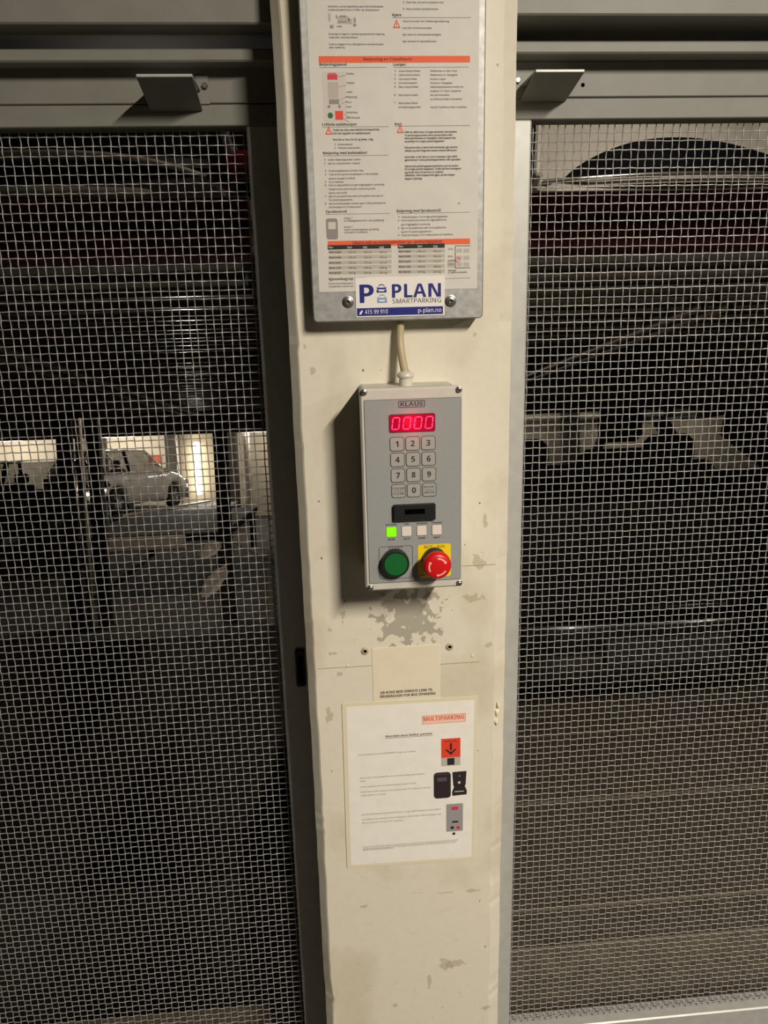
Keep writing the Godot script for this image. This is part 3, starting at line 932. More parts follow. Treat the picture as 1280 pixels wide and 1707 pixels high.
func gate(s: float, label: String, dy: float) -> void:
	var t := thing("mesh_gate", label, "gate", Transform3D(Basis(), Vector3(0, 0, 0)), "sliding mesh gates")
	var x0 := 0.2045 if s > 0 else 0.2055
	var x1 := 2.30
	var y0 := 0.045
	var y1 := 1.7345 + dy
	var z0 := -0.158
	var z1 := -0.116
	var st := tool()
	span(st, Vector3(s * 0.160, -0.085, z0), Vector3(s * x0, y1 + 0.0005, z1), 0.0025)
	part("stile", st, M.aluminium, t)
	st = tool()
	span(st, Vector3(s * x1, -0.085, z0), Vector3(s * (x1 + 0.045), y1 + 0.0005, z1), 0.0025)
	part("stile", st, M.aluminium, t)
	st = tool()
	span(st, Vector3(s * 0.160, y1, z0), Vector3(s * (x1 + 0.045), y1 + 0.0275, z1), 0.0012)
	part("top_rail", st, M.grey_paint, t)
	st = tool()
	span(st, Vector3(s * 0.160, y1 + 0.0290, z0), Vector3(s * (x1 + 0.045), y1 + 0.0755 + dy * 0.4, z1 - 0.0005), 0.0012)
	part("carrier_rail", st, M.grey_paint, t)
	st = tool()
	span(st, Vector3(s * x0, -0.085, z0), Vector3(s * x1, y0, z1), 0.0025)
	part("bottom_rail", st, M.aluminium, t)
	# woven crimped wires
	var pitch := 0.01245
	var rng := RandomNumberGenerator.new()
	rng.seed = 77 if s > 0 else 78
	var nx := int((x1 - x0) / pitch)
	var ny := int((y1 - y0) / pitch)
	for way in 2:
		var mm := MultiMesh.new()
		mm.transform_format = MultiMesh.TRANSFORM_3D
		mm.mesh = wire_mesh(y1 - y0 if way == 0 else x1 - x0, pitch, 0.00092)
		mm.instance_count = nx if way == 0 else ny
		for i in mm.instance_count:
			var b := Basis(Vector3.UP, PI * ((i + way) % 2))
			var jig := rng.randf_range(-0.0005, 0.0005)
			if way == 0:
				b = Basis(Vector3.BACK, rng.randf_range(-0.0006, 0.0006)) * b
				mm.set_instance_transform(i, Transform3D(b, Vector3(s * (x0 + (i + 0.55) * pitch) + jig, y0, -0.136)))
			else:
				b = Basis(Vector3.BACK, -PI * 0.5 * s + rng.randf_range(-0.0008, 0.0008)) * b
				mm.set_instance_transform(i, Transform3D(b, Vector3(s * x0, y0 + (i + 0.55) * pitch + jig, -0.136)))
		var mi := MultiMeshInstance3D.new()
		mi.name = "upright_wires" if way == 0 else "cross_wires"
		mi.multimesh = mm
		mi.material_override = M.wire
		mi.set_meta("kind", "stuff")
		t.add_child(mi, true)
	# guide bracket: a folded sheet that slopes from the rail back to the gate
	var xa: float = 0.186 if s > 0 else -0.335
	var xb: float = 0.2525 if s > 0 else -0.264
	var top: float = 1.7767 if s > 0 else 1.7730
	var low: float = 1.7585 if s > 0 else 1.7495
	st = tool()
	var c := Vector3((xa + xb) * 0.5, (top + low) * 0.5, -0.075)
	var down := Vector3(0, low - top, -0.080)
	box(st, Vector3(xb - xa, 0.0022, down.length()), c, 0.0004, Basis(Vector3.RIGHT, down.normalized().cross(Vector3.RIGHT).normalized(), -down.normalized()))
	var plate := part("guide_bracket", st, M.grey_paint, t, "sloping folded steel guide plate")
	st = tool()
	span(st, Vector3(xa, top - 0.0010, -0.038), Vector3(xb, top + 0.0026, -0.0345), 0.0006)
	span(st, Vector3(xa, top + 0.0004, -0.115), Vector3(xb, top + 0.0026, -0.036), 0.0006)
	part("bracket_flange", st, M.aluminium, plate)
	var xm: float = 0.177 if s > 0 else -0.262
	st = tool()
	span(st, Vector3(xm - 0.009, y1 + 0.027, -0.1165), Vector3(xm + 0.030 if s > 0 else xm + 0.009, y1 + 0.064, -0.1135), 0.0008)
	part("bracket_mount", st, M.grey_paint, plate)
	st = tool()
	lathe(st, [[0.0001, 0.0045], [0.0034, 0.0045], [0.0042, 0.0035], [0.0045, 0.0]], 6, Transform3D(Basis(), Vector3(xm + 0.004, y1 + 0.05, -0.1135)))
	part("bolt", st, M.steel, plate)
	if s > 0:
		st = tool()
		disc(st, 0.2775, 1.779, 0.0028, -0.1162, 12)
		part("bolt_hole", st, M.cavity, t)
	else:
		st = tool()
		slab(st, -0.1735, 0.888, 0.016, 0.068, 0.004, -0.118, -0.108, 0.002)
		var grip := part("pull_handle", st, M.trim, t, "black recessed pull handle")
		st = tool()
		slab(st, -0.1735, 0.888, 0.009, 0.052, 0.003, -0.1085, -0.1077, 0.0003)
		part("handle_recess", st, M.cavity, grip)

# ---------------------------------------------------------------- the big sign

func print_lines(lines: Array, t: Node, z: float) -> void:
	var ink := tool()
	var head := tool()
	var rust := tool()
	var white := tool()
	var shade := tool()
	var black := tool()
	var used := {}
	for r in lines:
		var k: String = r[4]
		used[k] = true
		match k:
			"n": letters(ink, r[5], r[0], r[1], r[2], r[3] * 0.92, z + 0.0003)
			"s": letters(ink, r[5], r[0], r[1], r[2], r[3], z + 0.0003, true)
			"b": letters(head, r[5], r[0], r[1], r[2], r[3], z + 0.0003, true)
			"h": letters(rust, r[5], r[0], r[1], r[2], r[3], z + 0.0004, true)
			"w": letters(white, r[5], r[0], r[1], r[2], r[3], z + 0.0004)
			"l":
				var rule := tool()
				flat(rule, r[0], r[1], r[2], maxf(r[3], 0.0005), z + 0.0002)
				part("rule_line", rule, M.ink_line, t)
			"g": flat(shade, r[0], r[1], r[2], r[3], z + 0.00015)
			"k": flat(black, r[0], r[1], r[2], maxf(r[3], 0.0006), z + 0.0002)
	if used.has("n"): part("printed_text", ink, M.ink, t, "small dark printed instructions in Norwegian")
	if used.has("b"): part("heading_text", head, M.ink, t)
	if used.has("h"): part("band_text", rust, M.ink_rust, t)
	if used.has("w"): part("table_head_text", white, M.ink_white, t)
	if used.has("g"): part("table_shading", shade, M.ink_shade, t)
	if used.has("k"): part("table_bars", black, M.ink_dark, t)

func warning(t: Node, x: float, y: float, z: float) -> void:
	var st := tool()
	poly(st, [Vector2(x, y + 0.0049), Vector2(x + 0.0046, y - 0.0046), Vector2(x - 0.0046, y - 0.0046)], z + 0.0002)
	var o := part("warning_triangle", st, M.ink_red, t)
	st = tool()
	poly(st, [Vector2(x, y + 0.0026), Vector2(x + 0.0027, y - 0.0034), Vector2(x - 0.0027, y - 0.0034)], z + 0.0003)
	part("triangle_field", st, M.ink_peach, o)
	st = tool()
	flat(st, x - 0.0004, y + 0.0008, 0.0008, 0.0026, z + 0.0004)
	flat(st, x - 0.0004, y - 0.0023, 0.0008, 0.0007, z + 0.0004)
	part("exclamation_mark", st, M.ink_dark, o)

func screw(t: Node, x: float, y: float, z: float, r: float) -> void:
	var st := tool()
	lathe(st, [[r * 1.25, 0.0], [r * 1.25, 0.0008], [r, 0.0012], [r, 0.0022], [r * 0.82, 0.0036], [r * 0.45, 0.0042], [r * 0.42, 0.0020], [0.0001, 0.0018]], 18, Transform3D(Basis(), Vector3(x, y, z)))
	var o := part("screw", st, M.steel, t)
	st = tool()
	for a in [0.4, 0.4 + PI * 0.5]:
		box(st, Vector3(r * 0.8, r * 0.16, 0.0006), Vector3(x, y, z + 0.0022), 0.0001, Basis(Vector3.BACK, a))
	part("screw_slot", st, M.trim, o)

func sign_board() -> void:
	var t := thing("information_sign", "tall metal backed instruction sign with orange bands high on the column", "sign")
	var cx := -0.0092
	var st := tool()
	slab(st, cx, 1.7013, 0.2285, 0.4775, 0.006, 0.001, 0.030, 0.0016)
	part("backing_plate", st, M.galvanised, t, "brushed metal tray behind the sign paper")
	st = tool()
	slab(st, -0.0087, 1.7125, 0.2105, 0.4225, 0.0004, 0.0298, 0.0304, 0.0001)
	part("paper", st, M.paper, t)
	var z := 0.0304
	print_lines(SIGN_LINES, t, z)
	for b in [[-0.1018, 1.7785, 0.1870, 0.0074], [-0.1001, 1.5647, 0.1866, 0.0071]]:
		st = tool()
		flat(st, b[0], b[1], b[2], b[3], z + 0.00015)
		part("orange_band", st, M.ink_orange, t)
	for p in [[-0.0055, 1.8135], [-0.0930, 1.6955], [-0.0032, 1.6965]]: warning(t, p[0], p[1], z)
	# small drawing of the panel with its key parts
	st = tool()
	flat(st, -0.0985, 1.7612, 0.0285, 0.0560, z + 0.0001)
	var dg := part("panel_picture", st, M.ink_pale, t, "printed picture of the control panel")
	st = tool()
	flat(st, -0.0922, 1.7585, 0.0125, 0.0060, z + 0.0002)
	flat(st, -0.0905, 1.7600, 0.0090, 0.0012, z + 0.0002)
	part("picture_display", st, M.ink_crimson, dg)
	st = tool()
	flat(st, -0.0920, 1.7500, 0.0128, 0.0180, z + 0.0002)
	part("picture_keypad", st, M.ink_shade, dg)
	st = tool()
	flat(st, -0.0912, 1.7308, 0.0124, 0.0055, z + 0.0002)
	for x in [-0.0915, -0.0785]: disc(st, x, 1.7225, 0.0018, z + 0.0002, 12)
	part("picture_reader", st, M.ink_grey, dg)
	st = tool()
	disc(st, -0.0902, 1.7125, 0.0034, z + 0.0002)
	part("picture_start", st, M.ink_green, dg)
	st = tool()
	flat(st, -0.0842, 1.7176, 0.0098, 0.0100, z + 0.0002)
	part("picture_stop", st, M.ink_red, dg)
	st = tool()
	for l in [[-0.079, 1.7555, -0.069, 1.7575], [-0.079, 1.7445, -0.069, 1.7465], [-0.079, 1.7285, -0.068, 1.7345], [-0.079, 1.7245, -0.068, 1.7290], [-0.074, 1.7145, -0.0665, 1.7105], [-0.074, 1.7090, -0.0665, 1.7045]]:
		bar(st, Vector3(l[0], l[1], z + 0.0003), Vector3(l[2], l[3], z + 0.0003), 0.0003, 0.0001, Vector3.BACK, 0.00002)
	part("leader_lines", st, M.ink_line, dg)
	# grey sketch of a machine, remote control picture
	st = tool()
	for q in [[-0.0882, 1.8245, 0.0028, 0.0085], [-0.0772, 1.8212, 0.0142, 0.0078], [-0.0868, 1.8126, 0.0052, 0.0040], [-0.0580, 1.8205, 0.0030, 0.0090], [-0.0640, 1.8190, 0.0045, 0.0060]]:
		flat(st, q[0], q[1], q[2], q[3], z + 0.0002)
	var sk := part("machine_drawing", st, M.ink_shade, t)
	st = tool()
	for q in [[-0.0745, 1.8222, 0.0080, 0.0018], [-0.0862, 1.8112, 0.0032, 0.0026], [-0.0768, 1.8160, 0.0110, 0.0012], [-0.0582, 1.8130, 0.0034, 0.0024], [-0.0570, 1.8190, 0.0018, 0.0040], [-0.0790, 1.8225, 0.0014, 0.0030], [-0.0780, 1.8112, 0.0060, 0.0014]]:
		flat(st, q[0], q[1], q[2], q[3], z + 0.0003)
	part("drawing_lines", st, M.ink_grey, sk)
	st = tool()
	slab(st, -0.0937, 1.5795, 0.0150, 0.0255, 0.003, z, z + 0.0002, 0.00005)
	var rc := part("remote_picture", st, M.ink_grey, t, "printed picture of a grey remote control")
	st = tool()
	slab(st, -0.0937, 1.5835, 0.0098, 0.0088, 0.001, z, z + 0.0003, 0.00005)
	part("remote_button", st, M.ink_pale, rc)
	st = tool()
	for a in 20:
		var a0 := TAU * a / 20
		var a1 := TAU * (a + 1) / 20
		var o := Vector3(0.0703, 1.5385, z + 0.0004)
		quad(st, o + Vector3(cos(a0), sin(a0), 0) * 0.0033, o + Vector3(cos(a1), sin(a1), 0) * 0.0033, o + Vector3(cos(a1), sin(a1), 0) * 0.0026, o + Vector3(cos(a0), sin(a0), 0) * 0.0026, Vector3.BACK)
	bar(st, Vector3(0.0682, 1.5364, z + 0.0004), Vector3(0.0724, 1.5406, z + 0.0004), 0.0006, 0.0001, Vector3.BACK, 0.00002)
	part("no_entry_mark", st, M.ink_crimson, t)
	for p in [[-0.0764, 1.4880], [0.0609, 1.4860]]: screw(t, p[0], p[1], 0.030, 0.0062)

func car_icon(st: SurfaceTool, x: float, y: float, w: float, h: float, z: float) -> void:
	# cabin outline, bonnet with wing tips, grille bars
	poly(st, [Vector2(x - w * 0.30, y + h * 0.12), Vector2(x - w * 0.22, y + h * 0.44), Vector2(x - w * 0.12, y + h * 0.5), Vector2(x + w * 0.12, y + h * 0.5), Vector2(x + w * 0.22, y + h * 0.44), Vector2(x + w * 0.30, y + h * 0.12), Vector2(x + w * 0.25, y + h * 0.12), Vector2(x + w * 0.18, y + h * 0.38), Vector2(x - w * 0.18, y + h * 0.38), Vector2(x - w * 0.25, y + h * 0.12)], z)
	poly(st, [Vector2(x - w * 0.5, y + h * 0.22), Vector2(x - w * 0.34, y + h * 0.10), Vector2(x + w * 0.34, y + h * 0.10), Vector2(x + w * 0.5, y + h * 0.22), Vector2(x + w * 0.40, y + h * 0.02), Vector2(x + w * 0.44, y - h * 0.10), Vector2(x - w * 0.44, y - h * 0.10), Vector2(x - w * 0.40, y + h * 0.02)], z)
	poly(st, [Vector2(x - w * 0.45, y - h * 0.14), Vector2(x - w * 0.22, y - h * 0.18), Vector2(x - w * 0.28, y - h * 0.34), Vector2(x + w * 0.28, y - h * 0.34), Vector2(x + w * 0.22, y - h * 0.18), Vector2(x + w * 0.45, y - h * 0.14), Vector2(x + w * 0.45, y - h * 0.5), Vector2(x - w * 0.45, y - h * 0.5)], z)

func sticker() -> void:
	var t := thing("company_sticker", "white sticker with blue lettering and phone number over the foot of the sign", "sticker")
	var st := tool()
	slab(st, -0.0068, 1.4930, 0.1187, 0.0505, 0.0004, 0.0303, 0.0311, 0.0001)
	part("film", st, M.sticker, t)
	var z := 0.0313
	st = tool()
	letters(st, "P", -0.0608, 1.4975, 0.0188, 0.0232, z, true)
	part("big_initial", st, M.ink_navy, t)
	st = tool()
	letters(st, "PLAN", -0.0178, 1.5002, 0.0655, 0.0172, z, true)
	part("blue_lettering", st, M.ink_navy, t)
	st = tool()
	car_icon(st, -0.0316, 1.5042, 0.0146, 0.0105, z)
	part("blue_car_mark", st, M.ink_navy, t)
	st = tool()
	flat(st, -0.0650, 1.4796, 0.1153, 0.0101, z)
	part("blue_band", st, M.ink_navy, t)
	st = tool()
	car_icon(st, -0.0312, 1.4912, 0.0146, 0.0105, z)
	part("pale_car_mark", st, M.ink_sky, t)
	st = tool()
	letters(st, "SMARTPARKING", -0.0172, 1.4874, 0.0650, 0.0056, z)
	part("grey_lettering", st, M.ink, t)
	st = tool()
	letters(st, "415 99 910", -0.0545, 1.4744, 0.0305, 0.0052, z + 0.0003)
	letters(st, "p-plan.no", 0.0168, 1.4748, 0.0312, 0.0052, z + 0.0003)
	poly(st, [Vector2(-0.0618, 1.4712), Vector2(-0.0612, 1.4742), Vector2(-0.0582, 1.4772), Vector2(-0.0572, 1.4768), Vector2(-0.0580, 1.4740), Vector2(-0.0598, 1.4716)], z + 0.0003)
	part("white_lettering", st, M.ink_white, t)

# ---------------------------------------------------------------- control box

func control_box() -> void:
	var t := thing("control_box", "grey keypad control box with red display and red stop button", "control box")
	var st := tool()
	slab(st, 0.0, 1.2388, 0.130, 0.275, 0.006, 0.0, 0.074, 0.002)
	part("case", st, M.box_case, t)
	st = tool()
	slab(st, -0.0002, 1.2388, 0.1355, 0.2805, 0.007, 0.074, 0.085, 0.0025)
	part("lid", st, M.box_case, t)
	st = tool()
	slab(st, 0.0014, 1.2373, 0.1275, 0.2540, 0.0012, 0.0848, 0.0856, 0.0003)
	var z := 0.0856
	part("front_foil", st, M.membrane, t, "grey printed front foil")
	st = tool()
	ring(st, 0.0014, 1.2373, 0.1283, 0.2548, 0.0016, 0.0008, 0.0854)
	part("foil_edge", st, M.ink, t)
	for p in [[-0.0622, 1.3748], [0.0624, 1.3744], [0.0636, 1.1040], [-0.0612, 1.1040]]: screw(t, p[0], p[1], 0.0848, 0.0034)
	# maker's plate
	st = tool()
	ring(st, 0.0, 1.3578, 0.0350, 0.0090, 0.0010, 0.0009, z + 0.0002)
	letters(st, "KLAUS", -0.0148, 1.3578, 0.0296, 0.0052, z + 0.0002, true)
	part("maker_mark", st, M.ink, t)
	# display
	st = tool()
	slab(st, 0.0003, 1.3328, 0.0605, 0.0235, 0.0024, z - 0.0002, z + 0.0006, 0.0002)
	var led := part("display_window", st, M.led_window, t, "red lit four digit display")
	st = tool()
	ring(st, 0.0003, 1.3328, 0.0612, 0.0242, 0.0027, 0.0012, z + 0.0007)
	part("display_rim", st, mat(rgb(96, 14, 26), 0.5), led)
	for k in 4:
		st = tool()
		var cx := -0.0213 + k * 0.0147
		for s in [[0, 0.0077, 1], [0, -0.0077, 1], [-0.0045, 0.0038, 0], [0.0045, 0.0038, 0], [-0.0045, -0.0038, 0], [0.0045, -0.0038, 0]]:
			var sx: float = cx + s[0] + s[1] * 0.12
			var hx := 0.0036 if s[2] == 1 else 0.0007
			var hy := 0.0007 if s[2] == 1 else 0.0032
			var lean: float = 0.12 * hy
			quad(st, Vector3(sx - hx - lean, 1.3328 + s[1] - hy, z + 0.0008), Vector3(sx + hx - lean, 1.3328 + s[1] - hy, z + 0.0008), Vector3(sx + hx + lean, 1.3328 + s[1] + hy, z + 0.0008), Vector3(sx - hx + lean, 1.3328 + s[1] + hy, z + 0.0008), Vector3.BACK)
		part("display_digit", st, M.led_segment, led)
	var glow := OmniLight3D.new()
	glow.name = "display_light"
	glow.light_color = rgb(255, 40, 70)
	glow.light_energy = 0.0006
	glow.light_size = 0.01
	glow.omni_range = 5.0
	glow.omni_attenuation = 2.0
	glow.shadow_enabled = true
	glow.position = Vector3(0.0, 1.3328, z + 0.012)
	t.add_child(glow)
	# keys
	var names := ["1", "2", "3", "4", "5", "6", "7", "8", "9", "", "0", ""]
	for k in 12:
		var x := -0.0203 + (k % 3) * 0.0209 + (k / 3) * 0.0003
		var y := 1.3054 - (k / 3) * 0.02135
		st = tool()
		slab(st, x, y, 0.0186, 0.0186, 0.0034, z - 0.0002, z + 0.0005, 0.0003)
		var key := part("key", st, M.key_face, t)
		st = tool()
		ring(st, x, y, 0.0192, 0.0192, 0.0037, 0.0008, z + 0.0006)
		part("key_outline", st, M.ink, key)
		st = tool()
		if names[k]:
			letters(st, names[k], x, y, 0, 0.0076, z + 0.0007, true, true)
		elif k == 9:
			letters(st, "LÖSCHEN", x - 0.0080, y + 0.0034, 0.0160, 0.0025, z + 0.0007)
			letters(st, "CLEAR", x - 0.0072, y - 0.0038, 0.0144, 0.0032, z + 0.0007)
			flat(st, x - 0.0070, y + 0.0004, 0.0140, 0.0004, z + 0.0007)
		else:
			letters(st, "BESTÄT", x - 0.0072, y + 0.0036, 0.0144, 0.0027, z + 0.0007)
			letters(st, "ENTER", x - 0.0070, y - 0.0038, 0.0140, 0.0032, z + 0.0007)
			flat(st, x - 0.0060, y + 0.0003, 0.0120, 0.0004, z + 0.0007)
		part("key_label", st, M.ink_dark, key)
	# chip key reader
	st = tool()
	slab(st, 0.0013, 1.2110, 0.0578, 0.0232, 0.0022, z - 0.0002, z + 0.0055, 0.0012)
	var rd := part("key_reader", st, M.black_plastic, t, "black chip key reader")
	st = tool()
	slab(st, 0.0017, 1.2128, 0.0275, 0.0070, 0.0006, z + 0.005, z + 0.0057, 0.0001)
	part("reader_slot", st, M.cavity, rd)
	# pilot lamps
	var above := ["BETRIEB", "TOR", "SENKEN", "STÖRUNG"]
	var below := ["RUN", "GATE", "DOWN", "FAULT"]
	st = tool()
	var caps := st
	for k in 4:
		var x := -0.0303 + k * 0.0209
		var y := 1.1839
		st = tool()
		slab(st, x, y, 0.0134, 0.0140, 0.0014, z - 0.0002, z + 0.0008, 0.0004)
		part("pilot_lamp", st, M.lens_green if k == 0 else M.lens_white, t, "lit green pilot lamp" if k == 0 else "unlit white pilot lamp")
		ring(caps, x, y, 0.0142, 0.0148, 0.0018, 0.0004, z + 0.0003)
		var wa := 0.0150 if above[k].length() > 4 else 0.0068
		letters(caps, above[k], x - wa * 0.5, y + 0.0103, wa, 0.0021, z + 0.0003, true)
		letters(caps, below[k], x - 0.0045, y - 0.0108, 0.0090, 0.0025, z + 0.0003, true)
	# start and stop fields
	ring(caps, -0.0249, 1.1397, 0.0468, 0.0474, 0.0040, 0.0006, z + 0.0003)
	letters(caps, "START", -0.0345, 1.1600, 0.0195, 0.0044, z + 0.0003)
	part("foil_print", caps, M.ink, t)
	st = tool()
	slab(st, 0.0286, 1.1393, 0.0460, 0.0478, 0.0036, z - 0.0002, z + 0.0005, 0.0002)
	var yp := part("stop_plate", st, M.yellow_plate, t, "yellow plate behind the stop button")
	st = tool()
	letters(st, "NOT - AUS", 0.0145, 1.1597, 0.0288, 0.0040, z + 0.0007)
	letters(st, "EMERGENCY", 0.0078, 1.1188, 0.0200, 0.0022, z + 0.0007)
	part("plate_lettering", st, M.ink_dark, yp)
	st = tool()
	var xf := Transform3D(Basis(), Vector3(-0.0262, 1.1405, z))
	lathe(st, [[0.0192, 0.0], [0.0192, 0.0050], [0.0188, 0.0110], [0.0180, 0.0125], [0.0166, 0.0125], [0.0164, 0.0100]], 36, xf)
	var sb := part("start_collar", st, M.black_plastic, t)
	st = tool()
	lathe(st, [[0.0163, 0.0085], [0.0163, 0.0118], [0.0156, 0.0128], [0.0001, 0.0131]], 36, xf)
	part("start_button", st, M.green_button, sb, "green start button")
	st = tool()
	xf = Transform3D(Basis(), Vector3(0.0283, 1.1424, z))
	lathe(st, [[0.0165, 0.0], [0.0165, 0.0045], [0.0155, 0.0085], [0.0135, 0.0090]], 36, xf)
	var eb := part("stop_collar", st, M.black_plastic, t)
	st = tool()
	lathe(st, [[0.0130, 0.0080], [0.0135, 0.0180], [0.0182, 0.0215], [0.0192, 0.0240], [0.0192, 0.0285], [0.0180, 0.0325], [0.0150, 0.0348], [0.0080, 0.0360], [0.0001, 0.0362]], 40, xf, false)
	var mb := part("stop_button", st, M.red_button, eb, "red mushroom stop button")
	st = tool()
	for k in 3:
		var a0 := 0.35 + k * TAU / 3
		var rows := []
		for q in 9:
			var a := a0 + q * 0.155
			var wdt := 0.0011 if q > 1 else 0.0019 * q / 1.0 + 0.0002
			var line := []
			for rr in [0.0118 - wdt, 0.0118 + wdt]:
				line.append(xf * Vector3(rr * cos(a), rr * sin(a), 0.0357 + (0.0118 - rr) * 0.11))
			rows.append(line)
		grid(st, rows, false, true)
	part("turn_arrows", st, mat(rgb(246, 170, 160), 0.5), mb)

func supply_cable() -> void:
	var t := thing("supply_cable", "beige cable running from the sign down into the control box", "cable")
	var pts := []
	var c := Curve3D.new()
	c.add_point(Vector3(-0.0050, 1.4640, 0.012), Vector3.ZERO, Vector3(0, -0.02, 0))
	c.add_point(Vector3(-0.0065, 1.4300, 0.016), Vector3(-0.001, 0.012, -0.002), Vector3(0.001, -0.012, 0.003))
	c.add_point(Vector3(-0.0020, 1.3900, 0.034), Vector3(-0.001, 0.015, -0.002), Vector3(0, -0.005, 0))
	for k in 19: pts.append(c.sample_baked(c.get_baked_length() * k / 18.0, true))
	var st := tool()
	tube(st, pts, 0.0056, 14)
	part("sheath", st, M.cable, t)
	st = tool()
	var xf := Transform3D(Basis(Vector3.RIGHT, -PI * 0.5), Vector3(-0.0020, 1.3755, 0.036))
	lathe(st, [[0.0092, 0.0], [0.0092, 0.0110], [0.0112, 0.0120], [0.0120, 0.0145], [0.0112, 0.0170], [0.0085, 0.0190], [0.0062, 0.0205]], 20, xf)
	part("gland", st, M.gland, t, "pale plastic cable gland")

# ---------------------------------------------------------------- notices

func code_notice() -> void:
	var t := thing("paper_notice", "small cream paper notice with two lines of capitals above the laminated sheet", "notice")
	var st := tool()
	slab(st, -0.0043, 0.9245, 0.1060, 0.0930, 0.0004, 0.0, 0.0007, 0.0001)
	part("paper", st, worn(41, 0.02, rgb(224, 213, 186), rgb(229, 219, 195), 3.0, 0.6), t)
	st = tool()
	for r in NOTE_LINES: letters(st, r[5], r[0], r[1], r[2], r[3] * 0.9, 0.0010, true)
	part("printed_text", st, M.ink_dark, t)

func laminated_notice() -> void:
	var t := thing("laminated_notice", "laminated white instruction sheet with red pictures low on the column", "notice")
	var st := tool()
	var turn := Transform3D(Basis(Vector3.BACK, -0.010), Vector3(-0.0006, 0.7245, 0))
	slab(st, 0, 0, 0.2160, 0.3090, 0.003, 0.0006, 0.0013, 0.0002, turn)
	part("laminate", st, M.laminate, t)
	st = tool()
	slab(st, 0.0006, -0.0004, 0.2040, 0.2960, 0.0005, 0.0010, 0.0015, 0.0001, turn)
	part("paper", st, M.sheet_paper, t)
	var z := 0.0015
	st = tool()
	var head := tool()
	var red := tool()
	for r in SHEET_LINES:
		match r[4]:
			"m": letters(red, r[5], r[0], r[1], r[2], r[3], z + 0.0004, true)
			"i":
				letters(head, r[5], r[0], r[1], r[2], r[3] * 0.8, z + 0.0003, true, false, 0.2)
				flat(head, r[0], r[1] - 0.0032, r[2], 0.0006, z + 0.0003)
			_: letters(st, r[5], r[0], r[1], r[2], r[3] * 0.8, z + 0.0003)
	part("printed_text", st, M.ink_grey, t)
	part("heading_text", head, M.ink, t)
	st = tool()
	flat(st, 0.0200, 0.8490, 0.0690, 0.0148, z + 0.0001)
	part("stamp_field", st, M.ink_peach, t)
	ring(red, 0.0545, 0.8416, 0.0695, 0.0152, 0.0004, 0.0007, z + 0.0003)
	part("stamp_lettering", red, mat(rgb(214, 110, 84), 0.6), t)
	# red arrow picture
	st = tool()
	flat(st, 0.0499, 0.8052, 0.0314, 0.0350, z + 0.0001)
	var ar := part("arrow_picture", st, M.ink_red, t, "red picture with a black arrow pointing down")
	st = tool()
	flat(st, 0.0499, 0.7702, 0.0314, 0.0155, z + 0.0001)
	part("arrow_picture_foot", st, M.ink_shade, ar)
	st = tool()
	flat(st, 0.0640, 0.7965, 0.0034, 0.0130, z + 0.0002)
	poly(st, [Vector2(0.0657, 0.7748), Vector2(0.0745, 0.7845), Vector2(0.0732, 0.7862), Vector2(0.0657, 0.7800), Vector2(0.0582, 0.7862), Vector2(0.0569, 0.7845)], z + 0.0003)
	flat(st, 0.0597, 0.7690, 0.0118, 0.0128, z + 0.0002)
	letters(st, "Parkering", 0.0555, 0.8000, 0.0200, 0.0022, z + 0.0002, true)
	part("arrow", st, M.ink_dark, ar)
	# two black key boxes
	st = tool()
	slab(st, 0.0514, 0.7190, 0.0282, 0.0490, 0.006, z, z + 0.0002, 0.00005)
	var kb := part("key_box_picture", st, mat(rgb(44, 36, 40), 0.5), t, "printed picture of a closed black key box")
	st = tool()
	flat(st, 0.0430, 0.7340, 0.0160, 0.0075, z + 0.0003)
	flat(st, 0.0395, 0.7405, 0.0230, 0.0012, z + 0.0003)
	part("key_box_dials", st, mat(rgb(84, 76, 80), 0.5), kb)
	st = tool()
	poly(st, [Vector2(0.0680, 0.7425), Vector2(0.0915, 0.7430), Vector2(0.0902, 0.7180), Vector2(0.0888, 0.7150), Vector2(0.0922, 0.7060), Vector2(0.0918, 0.6985), Vector2(0.0680, 0.6975), Vector2(0.0676, 0.7050), Vector2(0.0708, 0.7145), Vector2(0.0694, 0.7180)], z + 0.0001)
	var ko := part("open_box_picture", st, mat(rgb(44, 36, 40), 0.5), t, "printed picture of an open black key box")
	st = tool()
	disc(st, 0.0795, 0.7222, 0.0024, z + 0.0002, 14)
	disc(st, 0.0800, 0.7345, 0.0010, z + 0.0002, 10)
	flat(st, 0.0715, 0.7060, 0.0160, 0.0014, z + 0.0002)
	part("open_box_details", st, M.ink_pale, ko)
	# grey control panel picture
	st = tool()
	flat(st, 0.0578, 0.6822, 0.0280, 0.0535, z + 0.0001)
	var cp := part("panel_picture", st, mat(rgb(152, 148, 150), 0.5), t, "printed picture of the grey control box")
	st = tool()
	flat(st, 0.0665, 0.6765, 0.0112, 0.0062, z + 0.0002)
	disc(st, 0.0780, 0.6355, 0.0034, z + 0.0002, 14)
	part("panel_reds", st, M.ink_crimson, cp)
	st = tool()
	flat(st, 0.0678, 0.6490, 0.0102, 0.0034, z + 0.0002)
	disc(st, 0.0678, 0.6362, 0.0030, z + 0.0002, 14)
	disc(st, 0.0706, 0.6242, 0.0026, z + 0.0002, 14)
	part("panel_blacks", st, M.ink_dark, cp)

# ---------------------------------------------------------------- platforms behind the gates

func rib_mesh(length: float) -> ArrayMesh:
	var st := tool()
	var rows := []
	for e in 2:
		var line := []
		for k in 13:
			var a := PI * k / 12
			line.append(Vector3((e - 0.5) * length, -0.075 * pow(sin(a), 0.7), cos(a) * 0.058))
		rows.append(line)
	grid(st, rows, false, false)
	return st.commit()

